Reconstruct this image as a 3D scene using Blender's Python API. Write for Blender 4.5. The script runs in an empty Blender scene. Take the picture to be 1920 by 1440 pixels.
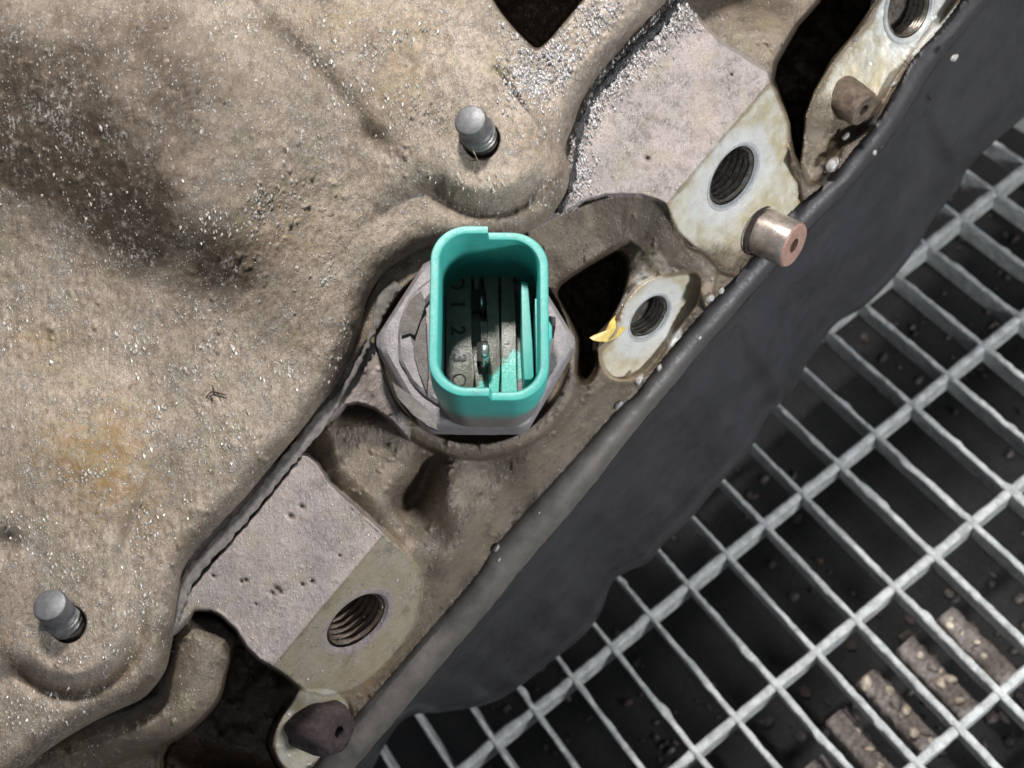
import bpy, bmesh, math, random
import numpy as np
from mathutils import Vector, Matrix, Quaternion

random.seed(4)
rng = np.random.default_rng(7)
scn = bpy.context.scene
scn.unit_settings.scale_length = 0.01
U = 0.01            # one unit of the plan sheet
D = 2200.0          # camera height above the cover plane, in sheet units

# ------------------------------------------------------------------ camera
cam = bpy.data.cameras.new("camera")
camo = bpy.data.objects.new("camera", cam)
scn.collection.objects.link(camo)
camo.location = (0, 0, D * U)
cam.sensor_width = 36
cam.lens = 36 * D / 1920
cam.clip_start = 0.1
cam.clip_end = 500
cam.dof.use_dof = True
cam.dof.focus_distance = (D + 60) * U
cam.dof.aperture_fstop = 1.0
FSTOP_R = 0.085      # aperture radius in scene units
cam.dof.aperture_fstop = (cam.lens / 1000) / (2 * FSTOP_R)
scn.camera = camo

# ------------------------------------------------------------------ light
world = bpy.data.worlds.new("World")
scn.world = world
world.use_nodes = True
bg = world.node_tree.nodes["Background"]
bg.inputs[0].default_value = (0.80, 0.88, 1.0, 1)
bg.inputs[1].default_value = 0.19

def area(name, loc, target, size, power, col):
    l = bpy.data.lights.new(name, 'AREA')
    l.shape = 'DISK'; l.size = size; l.energy = power; l.color = col
    o = bpy.data.objects.new(name, l)
    scn.collection.objects.link(o)
    o.location = loc
    o.rotation_euler = (Vector(target) - Vector(loc)).to_track_quat('-Z', 'Y').to_euler()
    return o
area("lamp_key", (-3.5, 31.0, 27.0), (-1.5, -1.0, 0), 4.0, 26000, (1.0, 0.965, 0.925))
area("lamp_fill", (23, -7, 13.0), (10, -7, -14), 6.0, 9600, (0.95, 0.975, 1.0))  # unseen fill lamp from the right, added to light grating and machined faces
scn.view_settings.view_transform = 'Standard'
scn.view_settings.look = 'None'
scn.view_settings.exposure = 0
scn.view_settings.gamma = 1

# ------------------------------------------------------------------ helpers
def P(x, y, z):
    s = (D - z) / D
    return ((x - 960) * s * U, (720 - y) * s * U, z * U)
def PV(x, y, z): return Vector(P(x, y, z))

def tag(o, label=None, cat=None, group=None, kind=None):
    if label: o['label'] = label
    if cat: o['category'] = cat
    if group: o['group'] = group
    if kind: o['kind'] = kind
    return o
def empty(name, loc=(0, 0, 0), rot=None):
    o = bpy.data.objects.new(name, None)
    scn.collection.objects.link(o)
    o.location = loc
    if rot is not None:
        o.rotation_mode = 'QUATERNION'; o.rotation_quaternion = rot
    o.empty_display_size = 0.1
    return o
def link(name, me, mat=None, parent=None):
    o = bpy.data.objects.new(name, me)
    scn.collection.objects.link(o)
    if mat and not me.materials: me.materials.append(mat)
    if parent: o.parent = parent
    return o
def mesh_np(name, V, F, smooth=True):
    """V (n,3) float, F (m,4) or (m,3) int"""
    me = bpy.data.meshes.new(name)
    V = np.asarray(V, np.float32); F = np.asarray(F, np.int32)
    n = F.shape[1]
    me.vertices.add(len(V)); me.vertices.foreach_set("co", V.ravel())
    me.loops.add(F.size); me.loops.foreach_set("vertex_index", F.ravel())
    me.polygons.add(len(F))
    me.polygons.foreach_set("loop_start", np.arange(0, F.size, n, dtype=np.int32))
    me.polygons.foreach_set("use_smooth", np.full(len(F), smooth))
    me.update(calc_edges=True)
    return me
def mesh_py(name, V, F, smooth=False, bevel=0):
    me = bpy.data.meshes.new(name)
    me.from_pydata([tuple(v) for v in V], [], F)
    me.update()
    bm = bmesh.new(); bm.from_mesh(me)
    bmesh.ops.recalc_face_normals(bm, faces=bm.faces)
    if bevel:
        bmesh.ops.bevel(bm, geom=[e for e in bm.edges if len(e.link_faces) == 2 and e.calc_face_angle(0) > 0.5],
                        offset=bevel, segments=3, affect='EDGES', profile=0.6, clamp_overlap=True)
    if smooth:
        for f in bm.faces: f.smooth = True
    bm.to_mesh(me); bm.free()
    return me
def loft(name, rings, close=True, cap0=False, cap1=False, smooth=True):
    """rings: list of equal-length point lists; closed around when close"""
    n = len(rings[0]); V = [p for r in rings for p in r]; F = []
    for i in range(len(rings) - 1):
        for j in range(n if close else n - 1):
            k = (j + 1) % n
            F.append((i*n + j, i*n + k, (i+1)*n + k, (i+1)*n + j))
    if cap0: F.append(tuple(range(n))[::-1])
    if cap1: F.append(tuple((len(rings)-1)*n + j for j in range(n)))
    me = bpy.data.meshes.new(name)
    me.from_pydata([tuple(v) for v in V], [], F); me.update()
    bm = bmesh.new(); bm.from_mesh(me)
    bmesh.ops.recalc_face_normals(bm, faces=bm.faces)
    bm.to_mesh(me); bm.free()
    if smooth:
        me.polygons.foreach_set("use_smooth", [len(p.vertices) == 4 for p in me.polygons])
    return me
def autosmooth(me, deg=35):
    try:
        me.set_sharp_from_angle(angle=math.radians(deg))
    except Exception: pass
    return me

# vectorised value noise
TAB = rng.random((256, 256))
def vn(x, y, seed=0):
    x = np.asarray(x, float) + seed * 17.31; y = np.asarray(y, float) + seed * 9.77
    xi = np.floor(x).astype(int); yi = np.floor(y).astype(int)
    fx = x - xi; fy = y - yi
    fx = fx*fx*(3-2*fx); fy = fy*fy*(3-2*fy)
    a = TAB[xi & 255, yi & 255]; b = TAB[(xi+1) & 255, yi & 255]
    c = TAB[xi & 255, (yi+1) & 255]; d = TAB[(xi+1) & 255, (yi+1) & 255]
    return (a*(1-fx)+b*fx)*(1-fy) + (c*(1-fx)+d*fx)*fy
def fbm(x, y, wl, octv=4, seed=0, gain=0.5):
    s = 0; a = 1; t = 0
    for i in range(octv):
        s = s + a * (vn(x / wl, y / wl, seed + i) - 0.5); t += a
        a *= gain; wl = wl / 2.03
    return s / t * 2
def S(t):
    t = np.clip(t, 0, 1); return t*t*(3-2*t)
def sdpoly(x, y, poly):
    p = np.asarray(poly, float); d2 = np.full(x.shape, 1e12); ins = np.zeros(x.shape, bool)
    for i in range(len(p)):
        ax, ay = p[i]; bx, by = p[(i+1) % len(p)]
        ex, ey = bx-ax, by-ay
        t = np.clip(((x-ax)*ex + (y-ay)*ey) / (ex*ex+ey*ey+1e-9), 0, 1)
        d2 = np.minimum(d2, (x-ax-t*ex)**2 + (y-ay-t*ey)**2)
        c = (ay > y) != (by > y)
        if abs(ey) > 1e-9: ins ^= c & (x < ax + (y-ay)/ey*ex)
    d = np.sqrt(d2)
    return np.where(ins, -d, d)
def sdseg(x, y, a, b):
    ex, ey = b[0]-a[0], b[1]-a[1]
    t = np.clip(((x-a[0])*ex + (y-a[1])*ey) / (ex*ex+ey*ey), 0, 1)
    return np.hypot(x-a[0]-t*ex, y-a[1]-t*ey)
def sdline(x, y, pts):
    d = np.full(x.shape, 1e9)
    for a, b in zip(pts[:-1], pts[1:]): d = np.minimum(d, sdseg(x, y, a, b))
    return d
def crom(pts, n=6, closed=False):
    p = np.asarray(pts, float); out = []; N = len(p)
    rng_ = range(N if closed else N-1)
    for i in rng_:
        if closed: a, b, c, d = p[(i-1) % N], p[i], p[(i+1) % N], p[(i+2) % N]
        else: a, b, c, d = p[max(i-1, 0)], p[i], p[i+1], p[min(i+2, N-1)]
        for k in range(n):
            t = k/n
            out.append(0.5*((2*b)+(-a+c)*t+(2*a-5*b+4*c-d)*t*t+(-a+3*b-3*c+d)*t**3))
    if not closed: out.append(p[-1])
    return np.array(out)
def gauss(x, y, cx, cy, rx, ry=None, ang=0):
    ry = ry or rx; c, s = math.cos(ang), math.sin(ang)
    u = (x-cx)*c + (y-cy)*s; v = -(x-cx)*s + (y-cy)*c
    return np.exp(-(u/rx)**2 - (v/ry)**2)

# ------------------------------------------------------------------ materials
def newmat(name):
    m = bpy.data.materials.new(name); m.use_nodes = True
    nt = m.node_tree; nt.nodes.clear()
    out = nt.nodes.new('ShaderNodeOutputMaterial'); b = nt.nodes.new('ShaderNodeBsdfPrincipled')
    nt.links.new(b.outputs[0], out.inputs[0])
    return m, nt, b
class NB:
    """tiny node builder"""
    def __init__(s, nt): s.nt = nt
    def n(s, t, **kw):
        nd = s.nt.nodes.new(t)
        for k, v in kw.items(): setattr(nd, k, v)
        return nd
    def l(s, a, b): s.nt.links.new(a, b)
    def coords(s, scale=(1, 1, 1), rot=(0, 0, 0)):
        tc = s.n('ShaderNodeTexCoord'); mp = s.n('ShaderNodeMapping')
        mp.inputs['Scale'].default_value = scale; mp.inputs['Rotation'].default_value = rot
        s.l(tc.outputs['Object'], mp.inputs[0]); return mp.outputs[0]
    def noise(s, co, scale, detail=3, rough=0.55, dist=0.0):
        nd = s.n('ShaderNodeTexNoise'); nd.inputs['Scale'].default_value = scale
        nd.inputs['Detail'].default_value = detail; nd.inputs['Roughness'].default_value = rough
        nd.inputs['Distortion'].default_value = dist
        s.l(co, nd.inputs['Vector']); return nd.outputs['Fac']
    def ramp(s, f, a, b, lo=0.0, hi=1.0):
        nd = s.n('ShaderNodeMapRange'); nd.interpolation_type = 'SMOOTHSTEP'
        s.l(f, nd.inputs[0]); nd.inputs[1].default_value = a; nd.inputs[2].default_value = b
        nd.inputs[3].default_value = lo; nd.inputs[4].default_value = hi; return nd.outputs[0]
    def math(s, op, a, b=None, c=None):
        nd = s.n('ShaderNodeMath', operation=op)
        for i, v in enumerate((a, b, c)):
            if v is None: continue
            if isinstance(v, (int, float)): nd.inputs[i].default_value = v
            else: s.l(v, nd.inputs[i])
        return nd.outputs[0]
    def mix(s, f, a, b, mode='MIX'):
        nd = s.n('ShaderNodeMix', data_type='RGBA', blend_type=mode)
        for i, v in ((0, f), (6, a), (7, b)):
            if isinstance(v, (int, float)): nd.inputs[i].default_value = v
            elif isinstance(v, tuple): nd.inputs[i].default_value = (*v, 1) if len(v) == 3 else v
            else: s.l(v, nd.inputs[i])
        return nd.outputs[2]
    def attr(s, name):
        nd = s.n('ShaderNodeAttribute'); nd.attribute_name = name; return nd.outputs['Fac']
    def bump(s, h, strength, dist, prev=None):
        nd = s.n('ShaderNodeBump'); nd.inputs['Strength'].default_value = strength
        nd.inputs['Distance'].default_value = dist; s.l(h, nd.inputs['Height'])
        if prev is not None: s.l(prev, nd.inputs['Normal'])
        return nd.outputs[0]

def casting_mat(name, ca, cb, dark, speck=0.5, rough=0.55, metal=0.15, streak=1.0, speckcol=(0.62, 0.60, 0.56)):
    m, nt, b = newmat(name); k = NB(nt)
    co = k.coords(); st = k.coords((1, 0.52, 1), (0, 0, math.radians(-18)))
    big = k.noise(co, 0.75, 5, 0.6); med = k.noise(co, 3.2, 5, 0.65)
    fine = k.noise(st, 20, 4, 0.7); vf = k.noise(st, 55, 3, 0.7)
    col = k.mix(k.ramp(big, 0.36, 0.64), ca, cb)
    col = k.mix(k.ramp(med, 0.50, 0.72, 0, 0.62), col, dark)
    col = k.mix(k.ramp(k.noise(co, 0.9, 6, 0.7), 0.50, 0.66, 0, 0.34*streak), col, (0.17, 0.13, 0.085))
    col = k.mix(k.math('MULTIPLY', k.ramp(fine, 0.40, 0.62), 0.44*streak), col, dark)
    mid = k.noise(st, 8, 5, 0.75)
    col = k.mix(k.math('MULTIPLY', k.ramp(mid, 0.46, 0.66), 0.50*streak), col, dark)
    lightc = tuple(min(1, c*1.65) for c in ca)
    col = k.mix(k.ramp(vf, 0.54, 0.68, 0, 0.6*streak), col, lightc)
    scn_ = k.noise(k.coords((1.2, 34, 1), (0, 0, math.radians(52))), 1.0, 4, 0.6)
    col = k.mix(k.ramp(scn_, 0.58, 0.72, 0, 0.30), col, dark)
    # ochre stains, dirt plus painted shade, bare machined metal from masks
    ru = k.attr('rust'); gr = k.attr('grime_shade'); ma = k.attr('machined'); oil = k.attr('oil')
    rn = k.math('MULTIPLY', ru, k.ramp(k.noise(co, 5, 5, 0.7), 0.30, 0.62))
    col = k.mix(rn, col, (0.27, 0.165, 0.06))
    ym = k.ramp(k.noise(co, 1.7, 3), 0.52, 0.66, 0, 0.30)
    col = k.mix(ym, col, (0.30, 0.26, 0.15))
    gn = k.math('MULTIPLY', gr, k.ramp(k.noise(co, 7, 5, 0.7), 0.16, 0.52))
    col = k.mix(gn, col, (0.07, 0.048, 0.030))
    mcol = k.mix(k.ramp(k.noise(co, 2.2, 5, 0.65), 0.38, 0.66), (0.64, 0.61, 0.52), (0.50, 0.43, 0.28))
    mcol = k.mix(k.ramp(k.noise(co, 9, 4, 0.7), 0.60, 0.78, 0, 0.6), mcol, (0.16, 0.11, 0.05))
    col = k.mix(ma, col, mcol)
    br = k.attr('bright')
    col = k.mix(k.math('MULTIPLY', br, k.ramp(k.noise(co, 6, 5, 0.7), 0.25, 0.5)), col, (0.66, 0.655, 0.62))
    pale = k.math('MULTIPLY', k.ramp(k.noise(co, 1.5, 5, 0.75), 0.50, 0.62), k.ramp(k.noise(st, 15, 5, 0.8), 0.50, 0.60))
    pale = k.math('MULTIPLY', pale, k.math('SUBTRACT', 1.0, ma))
    col = k.mix(k.math('MULTIPLY', pale, 0.75*min(1, speck*1.7)), col, (0.60, 0.57, 0.535))
    # specks: small glints painted as pale spots
    v = k.n('ShaderNodeTexVoronoi'); v.inputs['Scale'].default_value = 17
    wv = k.coords((1, 0.62, 1), (0, 0, math.radians(-14))); k.l(wv, v.inputs['Vector'])
    sep = k.n('ShaderNodeSeparateColor'); k.l(v.outputs['Color'], sep.inputs[0])
    near = k.ramp(v.outputs['Distance'], 0.30, 0.16)
    patch = k.ramp(k.noise(co, 1.3, 5, 0.75), 0.42, 0.64, 0.04, 0.62)
    pick = k.math('GREATER_THAN', k.math('ADD', k.math('MULTIPLY', patch, speck*1.6), sep.outputs[0]), 0.93)
    sp = k.math('MULTIPLY', near, pick)
    sp = k.math('MULTIPLY', sp, k.math('SUBTRACT', 1.0, k.math('MULTIPLY', ma, 0.8)))
    col = k.mix(k.math('MULTIPLY', sp, 0.75), col, speckcol)
    k.l(col, b.inputs['Base Color'])
    r = k.ramp(med, 0.3, 0.7, rough-0.12, rough+0.15)
    r = k.math('SUBTRACT', r, k.math('MULTIPLY', oil, 0.33))
    r = k.math('SUBTRACT', r, k.math('MULTIPLY', sp, 0.28))
    r = k.math('SUBTRACT', r, k.math('MULTIPLY', pale, 0.16))
    r = k.math('MAXIMUM', r, 0.12)
    k.l(r, b.inputs['Roughness'])
    b.inputs['Metallic'].default_value = metal
    b.inputs['Coat Roughness'].default_value = 0.16
    wetp = k.ramp(k.noise(co, 1.9, 5, 0.7), 0.48, 0.66, 0.04, 0.55)
    k.l(k.math('MINIMUM', k.math('ADD', wetp, k.math('MULTIPLY', oil, 0.8)), 1.0), b.inputs['Coat Weight'])
    h = k.math('ADD', k.math('MULTIPLY', fine, 0.55), k.math('MULTIPLY', vf, 0.30))
    h = k.math('MULTIPLY', h, k.math('SUBTRACT', 1.0, k.math('MULTIPLY', ma, 0.75)))
    h = k.math('ADD', k.math('ADD', h, k.math('MULTIPLY', sp, 0.55)), k.math('MULTIPLY', pale, 0.4))
    nrm = k.bump(h, 0.85, 0.05)
    k.l(nrm, b.inputs['Normal']); k.l(nrm, b.inputs['Coat Normal'])
    return m
def simple_mat(name, col, col2=None, rough=0.5, metal=0.0, scale=6, bump=0.3, bdist=0.02, dirt=None, dirtamt=0.5, rvar=0.1, spec=0.5, dscale=None):
    m, nt, b = newmat(name); k = NB(nt); co = k.coords()
    n1 = k.noise(co, scale, 5, 0.65); n2 = k.noise(co, scale*6, 4, 0.7)
    c = k.mix(k.ramp(n1, 0.35, 0.65), col, col2 or tuple(x*0.7 for x in col))
    if dirt:
        c = k.mix(k.ramp(k.noise(co, dscale or scale*1.7, 6, 0.7), 0.62-0.3*dirtamt, 0.75, 0, min(1, dirtamt*1.5)), c, dirt)
    k.l(c, b.inputs['Base Color'])
    k.l(k.ramp(n2, 0.3, 0.7, rough-rvar, rough+rvar), b.inputs['Roughness'])
    b.inputs['Metallic'].default_value = metal
    b.inputs['Specular IOR Level'].default_value = spec
    k.l(k.bump(k.math('ADD', n2, k.math('MULTIPLY', n1, 0.7)), bump, bdist), b.inputs['Normal'])
    return m

M = {}
M['cover'] = casting_mat('cover_casting', (0.47, 0.388, 0.315), (0.35, 0.295, 0.235), (0.14, 0.102, 0.072), 0.6, 0.54)
M['lug'] = casting_mat('lug_casting', (0.40, 0.338, 0.312), (0.315, 0.275, 0.275), (0.16, 0.125, 0.105), 0.30, 0.55, streak=0.55)
M['body'] = casting_mat('body_casting', (0.235, 0.185, 0.137), (0.165, 0.135, 0.102), (0.075, 0.052, 0.034), 0.16, 0.5, streak=0.5)
M['machined'] = casting_mat('machined_face', (0.39, 0.315, 0.235), (0.31, 0.25, 0.175), (0.2, 0.15, 0.08), 0.06, 0.42, metal=0.25, streak=0.3)
M['gasket'] = simple_mat('gasket_sealant', (0.20, 0.185, 0.17), (0.12, 0.11, 0.10), 0.5, 0, 8, 0.6, 0.03, (0.25, 0.2, 0.15), 0.3)
M['steel'] = simple_mat('stud_steel', (0.17, 0.172, 0.18), (0.12, 0.12, 0.125), 0.5, 0.45, 9, 0.25, 0.01, (0.12, 0.09, 0.06), 0.3)
M['ring'] = simple_mat('stud_ring', (0.30, 0.295, 0.28), (0.20, 0.19, 0.175), 0.36, 0.5, 9, 0.3, 0.01, (0.12, 0.09, 0.06), 0.3)
M['thread'] = simple_mat('bore_thread', (0.30, 0.28, 0.25), (0.17, 0.14, 0.11), 0.32, 0.7, 9, 0.3, 0.01, (0.06, 0.04, 0.025), 0.6)
M['thread_rust'] = simple_mat('bore_thread_rusty', (0.20, 0.145, 0.11), (0.12, 0.085, 0.06), 0.45, 0.4, 9, 0.3, 0.01, (0.05, 0.03, 0.02), 0.6)
M['bright'] = simple_mat('bright_machined_metal', (0.62, 0.64, 0.64), (0.52, 0.53, 0.52), 0.33, 0.45, 5, 0.15, 0.008, (0.36, 0.33, 0.24), 0.35)
M['hex'] = simple_mat('hex_body', (0.27, 0.255, 0.265), (0.21, 0.195, 0.20), 0.5, 0.25, 3.5, 0.55, 0.03, (0.17, 0.14, 0.11), 0.45)
M['pin'] = simple_mat('dowel_steel', (0.44, 0.38, 0.345), (0.30, 0.255, 0.225), 0.30, 0.6, 7, 0.2, 0.012, (0.17, 0.12, 0.09), 0.4)
M['copper'] = simple_mat('copper_end', (0.43, 0.26, 0.205), (0.31, 0.19, 0.15), 0.42, 0.3, 8, 0.25, 0.01, (0.30, 0.19, 0.15), 0.25)
M['black'] = simple_mat('hollow_shade', (0.012, 0.010, 0.009), (0.02, 0.016, 0.013), 0.8, 0, 5, 0.4, 0.02)  # black paints the shade inside pin sockets, dowel bore and plug holes
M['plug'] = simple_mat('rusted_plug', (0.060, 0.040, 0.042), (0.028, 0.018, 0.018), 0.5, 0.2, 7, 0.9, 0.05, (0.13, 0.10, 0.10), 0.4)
def flange_mat():
    m, nt, b = newmat('pan_flange'); k = NB(nt); co = k.coords()
    n1 = k.noise(co, 2, 5, 0.65); n2 = k.noise(co, 14, 4, 0.7)
    base = k.mix(k.ramp(n1, 0.35, 0.65), (0.026, 0.025, 0.028), (0.036, 0.033, 0.034))
    flange_grey = k.mix(k.ramp(n1, 0.3, 0.7), (0.115, 0.102, 0.088), (0.078, 0.070, 0.062))
    k.l(k.mix(k.math('MULTIPLY', k.attr('flange_grey'), k.ramp(n2, 0.2, 0.5, 0.7, 1)), base, flange_grey), b.inputs['Base Color'])
    k.l(k.ramp(n2, 0.3, 0.7, 0.42, 0.62), b.inputs['Roughness'])
    k.l(k.bump(k.math('ADD', n1, n2), 0.3, 0.02), b.inputs['Normal'])
    return m
M['flange'] = flange_mat()
M['pan'] = simple_mat('black_pan', (0.034, 0.033, 0.037), (0.022, 0.0215, 0.024), 0.38, 0.0, 0.45, 0.2, 0.02, (0.055, 0.05, 0.05), 0.25, dscale=0.8)
M['zinc'] = simple_mat('galvanised_bar', (0.70, 0.72, 0.71), (0.46, 0.48, 0.47), 0.30, 0.15, 3.0, 1.0, 0.07, (0.16, 0.13, 0.11), 0.40, dscale=2.2)
M['mud'] = simple_mat('caked_mud', (0.36, 0.31, 0.285), (0.18, 0.15, 0.14), 0.6, 0, 6, 0.9, 0.06, (0.28, 0.23, 0.2), 0.3)
M['stone'] = simple_mat('pale_stone', (0.62, 0.54, 0.44), (0.30, 0.24, 0.18), 0.55, 0, 5, 0.5, 0.03)
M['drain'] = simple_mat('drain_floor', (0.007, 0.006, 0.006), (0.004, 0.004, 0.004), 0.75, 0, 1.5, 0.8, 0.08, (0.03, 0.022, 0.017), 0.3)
M['grit'] = simple_mat('grit_glint', (0.56, 0.54, 0.50), (0.32, 0.285, 0.24), 0.26, 0.1, 5, 0.1, 0.01)  # pale flakes, bright to paint small highlights among the real bits
M['wet'] = simple_mat('wet_glint', (0.62, 0.60, 0.60), (0.27, 0.255, 0.25), 0.18, 0.3, 7, 0.1, 0.01, rvar=0.05)  # pale colour paints the glints of the wet surface
M['yellow'] = simple_mat('yellow_chip', (0.62, 0.47, 0.12), (0.50, 0.36, 0.08), 0.4, 0, 8, 0.3, 0.01, (0.3, 0.2, 0.07), 0.35)
M['twig'] = simple_mat('dark_twig', (0.035, 0.022, 0.014), None, 0.6)
M['fibre'] = simple_mat('pale_fibre', (0.55, 0.45, 0.33), None, 0.5)
M['glass_pin'] = simple_mat('contact_pin', (0.72, 0.70, 0.70), (0.55, 0.53, 0.53), 0.18, 0.9, 8, 0.1, 0.01)
M['digit'] = simple_mat('moulded_digit', (0.012, 0.013, 0.011), None, 0.5)

M['crust'] = simple_mat('crusted_stub', (0.17, 0.125, 0.09), (0.08, 0.055, 0.04), 0.45, 0.15, 5, 0.8, 0.05, (0.28, 0.23, 0.17), 0.35)
def shell_mat():
    m, nt, b = newmat('teal_plastic'); k = NB(nt); co = k.coords()
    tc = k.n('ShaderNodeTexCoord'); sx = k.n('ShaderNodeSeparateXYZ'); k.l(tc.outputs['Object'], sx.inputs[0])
    n1 = k.noise(co, 2.6, 5, 0.65); n2 = k.noise(co, 30, 4, 0.7)
    teal = k.mix(k.ramp(n1, 0.3, 0.7), (0.038, 0.31, 0.272), (0.052, 0.365, 0.32))
    teal = k.mix(k.ramp(k.noise(co, 16, 5, 0.75), 0.60, 0.76, 0, 0.4), teal, (0.22, 0.47, 0.40))
    teal = k.mix(k.ramp(k.noise(co, 5, 6, 0.75), 0.54, 0.70, 0, 0.6), teal, (0.09, 0.21, 0.18))
    teal = k.mix(k.math('MULTIPLY', k.attr('inside'), k.ramp(k.math('ADD', sx.outputs[2], k.math('MULTIPLY', n1, 0.5)), 2.1, 1.1, 0, 0.85)), teal, (0.015, 0.085, 0.07))  # cavity shade painted in: inner walls darken towards the floor
    teal = k.mix(k.ramp(k.noise(co, 40, 3, 0.7), 0.60, 0.70, 0, 0.35), teal, (0.30, 0.33, 0.29))
    # settled grey dirt low on the outside of the housing (outside mask is an attribute)
    low = k.math('ADD', sx.outputs[2], k.math('MULTIPLY', n1, 0.5))
    d = k.math('MULTIPLY', k.ramp(low, 1.45, 0.80), k.attr('outside'))
    teal = k.mix(d, teal, k.mix(k.ramp(n2, 0.4, 0.7), (0.17, 0.165, 0.155), (0.12, 0.11, 0.10)))
    k.l(teal, b.inputs['Base Color'])
    k.l(k.ramp(n2, 0.3, 0.7, 0.32, 0.48), b.inputs['Roughness'])
    b.inputs['Subsurface Weight'].default_value = 0.0
    k.l(k.bump(k.math('ADD', n2, n1), 0.25, 0.02), b.inputs['Normal'])
    return m
M['teal'] = shell_mat()
def insert_mat():
    # dirty grey insert with the cast shadow edge painted in: lit teal in one corner
    m, nt, b = newmat('insert_plastic'); k = NB(nt); co = k.coords()
    tc = k.n('ShaderNodeTexCoord'); sx = k.n('ShaderNodeSeparateXYZ'); k.l(tc.outputs['Object'], sx.inputs[0])
    n1 = k.noise(co, 4, 5, 0.7); n2 = k.noise(co, 22, 4, 0.7)
    q = k.math('SUBTRACT', k.math('MULTIPLY', sx.outputs[0], 0.95), sx.outputs[1])
    q = k.math('ADD', q, k.math('MULTIPLY', k.math('SUBTRACT', n1, 0.5), 0.7))
    lit_corner = k.ramp(q, 0.95, 1.12)
    g = k.mix(k.ramp(n1, 0.3, 0.7), (0.125, 0.125, 0.10), (0.075, 0.078, 0.062))
    t = k.mix(k.ramp(n2, 0.4, 0.7), (0.10, 0.48, 0.40), (0.22, 0.56, 0.49))
    k.l(k.mix(lit_corner, g, t), b.inputs['Base Color'])
    b.inputs['Roughness'].default_value = 0.2
    k.l(k.bump(k.math('ADD', n2, n1), 0.35, 0.02), b.inputs['Normal'])
    return m
M['insert'] = insert_mat()

# ------------------------------------------------------------------ plan outlines (sheet units, y down)
seam = crom([(-160,1560),(-20,1478),(46,1440),(76,1413),(137,1371),(199,1336),(260,1309),(290,1281),(309,1251),(318,1211),(324,1177),
    (330,1137),(336,1101),(342,1070),(365,1032),(401,991),(456,936),(525,853),(571,798),(604,754),(637,717),(655,668),(676,606),(689,560),
    (715,517),(752,488),(805,463),(880,452),(945,446),(1005,425),(1036,400),(1060,362),(1068,330),(1062,299),(1060,272),(1073,238),(1088,195),
    (1106,162),(1128,131),(1158,98),(1195,55),(1244,6),(1290,-50),(1400,-180)], 3)
cover_poly = np.vstack([seam, [(1400,-400),(-500,-400),(-500,1560)]])
pan_seam = [(560,1470),(640,1371),(700,1303),(792,1196),(895,1076),(931,1020),(1029,912),(1085,850),(1147,779),(1194,735),(1236,680),(1278,630),
    (1312,590),(1347,552),(1400,495),(1480,400),(1556,335),(1600,280),(1640,232),(1680,162),(1711,110),(1760,55),(1800,2),(1860,-80)]

def axis_coords(lo, hi, a, b, fine, coarse):
    return np.concatenate([np.arange(lo, a, coarse), np.arange(a, b, fine), np.arange(b, hi+1, coarse)]).astype(float)

class Field:
    def __init__(s, xs, ys):
        s.xs, s.ys = xs, ys; s.X, s.Y = np.meshgrid(xs, ys)
    def z_at(s, x, y):
        x = np.asarray(x, float); y = np.asarray(y, float)
        i = np.clip(np.searchsorted(s.xs, x)-1, 0, len(s.xs)-2); j = np.clip(np.searchsorted(s.ys, y)-1, 0, len(s.ys)-2)
        fx = np.clip((x-s.xs[i])/(s.xs[i+1]-s.xs[i]), 0, 1); fy = np.clip((y-s.ys[j])/(s.ys[j+1]-s.ys[j]), 0, 1)
        Z = s.Z
        return (Z[j,i]*(1-fx)+Z[j,i+1]*fx)*(1-fy) + (Z[j+1,i]*(1-fx)+Z[j+1,i+1]*fx)*fy
    def plane_at(s, x, y, r=12):
        c = PV(x, y, float(s.z_at(x, y)))
        a = PV(x+r, y, float(s.z_at(x+r, y))) - PV(x-r, y, float(s.z_at(x-r, y)))
        b = PV(x, y-r, float(s.z_at(x, y-r))) - PV(x, y+r, float(s.z_at(x, y+r)))
        return c, a.cross(b).normalized()
    def mesh(s, name, cellmask, attrs, mat, parent=None, flat_edge=True):
        ny, nx = s.X.shape
        idx = np.arange(ny*nx).reshape(ny, nx)
        q = np.stack([idx[:-1,:-1], idx[1:,:-1], idx[1:,1:], idx[:-1,1:]], -1)[cellmask]
        used = np.unique(q); remap = np.full(ny*nx, -1); remap[used] = np.arange(len(used))
        x = s.X.ravel()[used]; y = s.Y.ravel()[used]; z = s.Z.ravel()[used]
        sc = (D - z)/D
        V = np.stack([(x-960)*sc*U, (720-y)*sc*U, z*U], 1)
        me = mesh_np(name, V, remap[q])
        for k, a in attrs.items():
            at = me.attributes.new(k, 'FLOAT', 'POINT')
            at.data.foreach_set('value', a.ravel()[used].astype(np.float32))
        return link(name, me, mat, parent)
def cellavg(a): return 0.25*(a[:-1,:-1]+a[1:,:-1]+a[:-1,1:]+a[1:,1:])

# ------------------------------------------------------------------ cover casting
cf = Field(axis_coords(-260, 1420, -12, 1300, 2.2, 14), axis_coords(-260, 1600, -12, 1452, 2.2, 14))
X, Y = cf.X, cf.Y
sd = sdpoly(X, Y, cover_poly)
e = -sd
Z = np.zeros_like(X)
# broad raised rib whose lower-left flank drops into a valley
u = (X-430)*0.85 + (Y-505)*0.53         # along the rib, + towards the nose
v = -(X-430)*0.53 + (Y-505)*0.85        # across, + to lower left
wfl = 62 + np.clip(-u, 0, 500)*0.42
dome = (104+16*fbm(X, Y, 130, 3, 35))*np.exp(-((np.minimum(v+150, 0))/260)**2) * S((110-u)/330)
flank = S((20 - v)/ (wfl*1.7) + 0.5)
low = 0.25*np.exp(-((v-170)/170.)**2)
Z += dome*(flank*np.exp(-np.clip(u+20,0,400)**2/150**2)) 
Z += 14*fbm(X, Y, 420, 2, 3)
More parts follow.
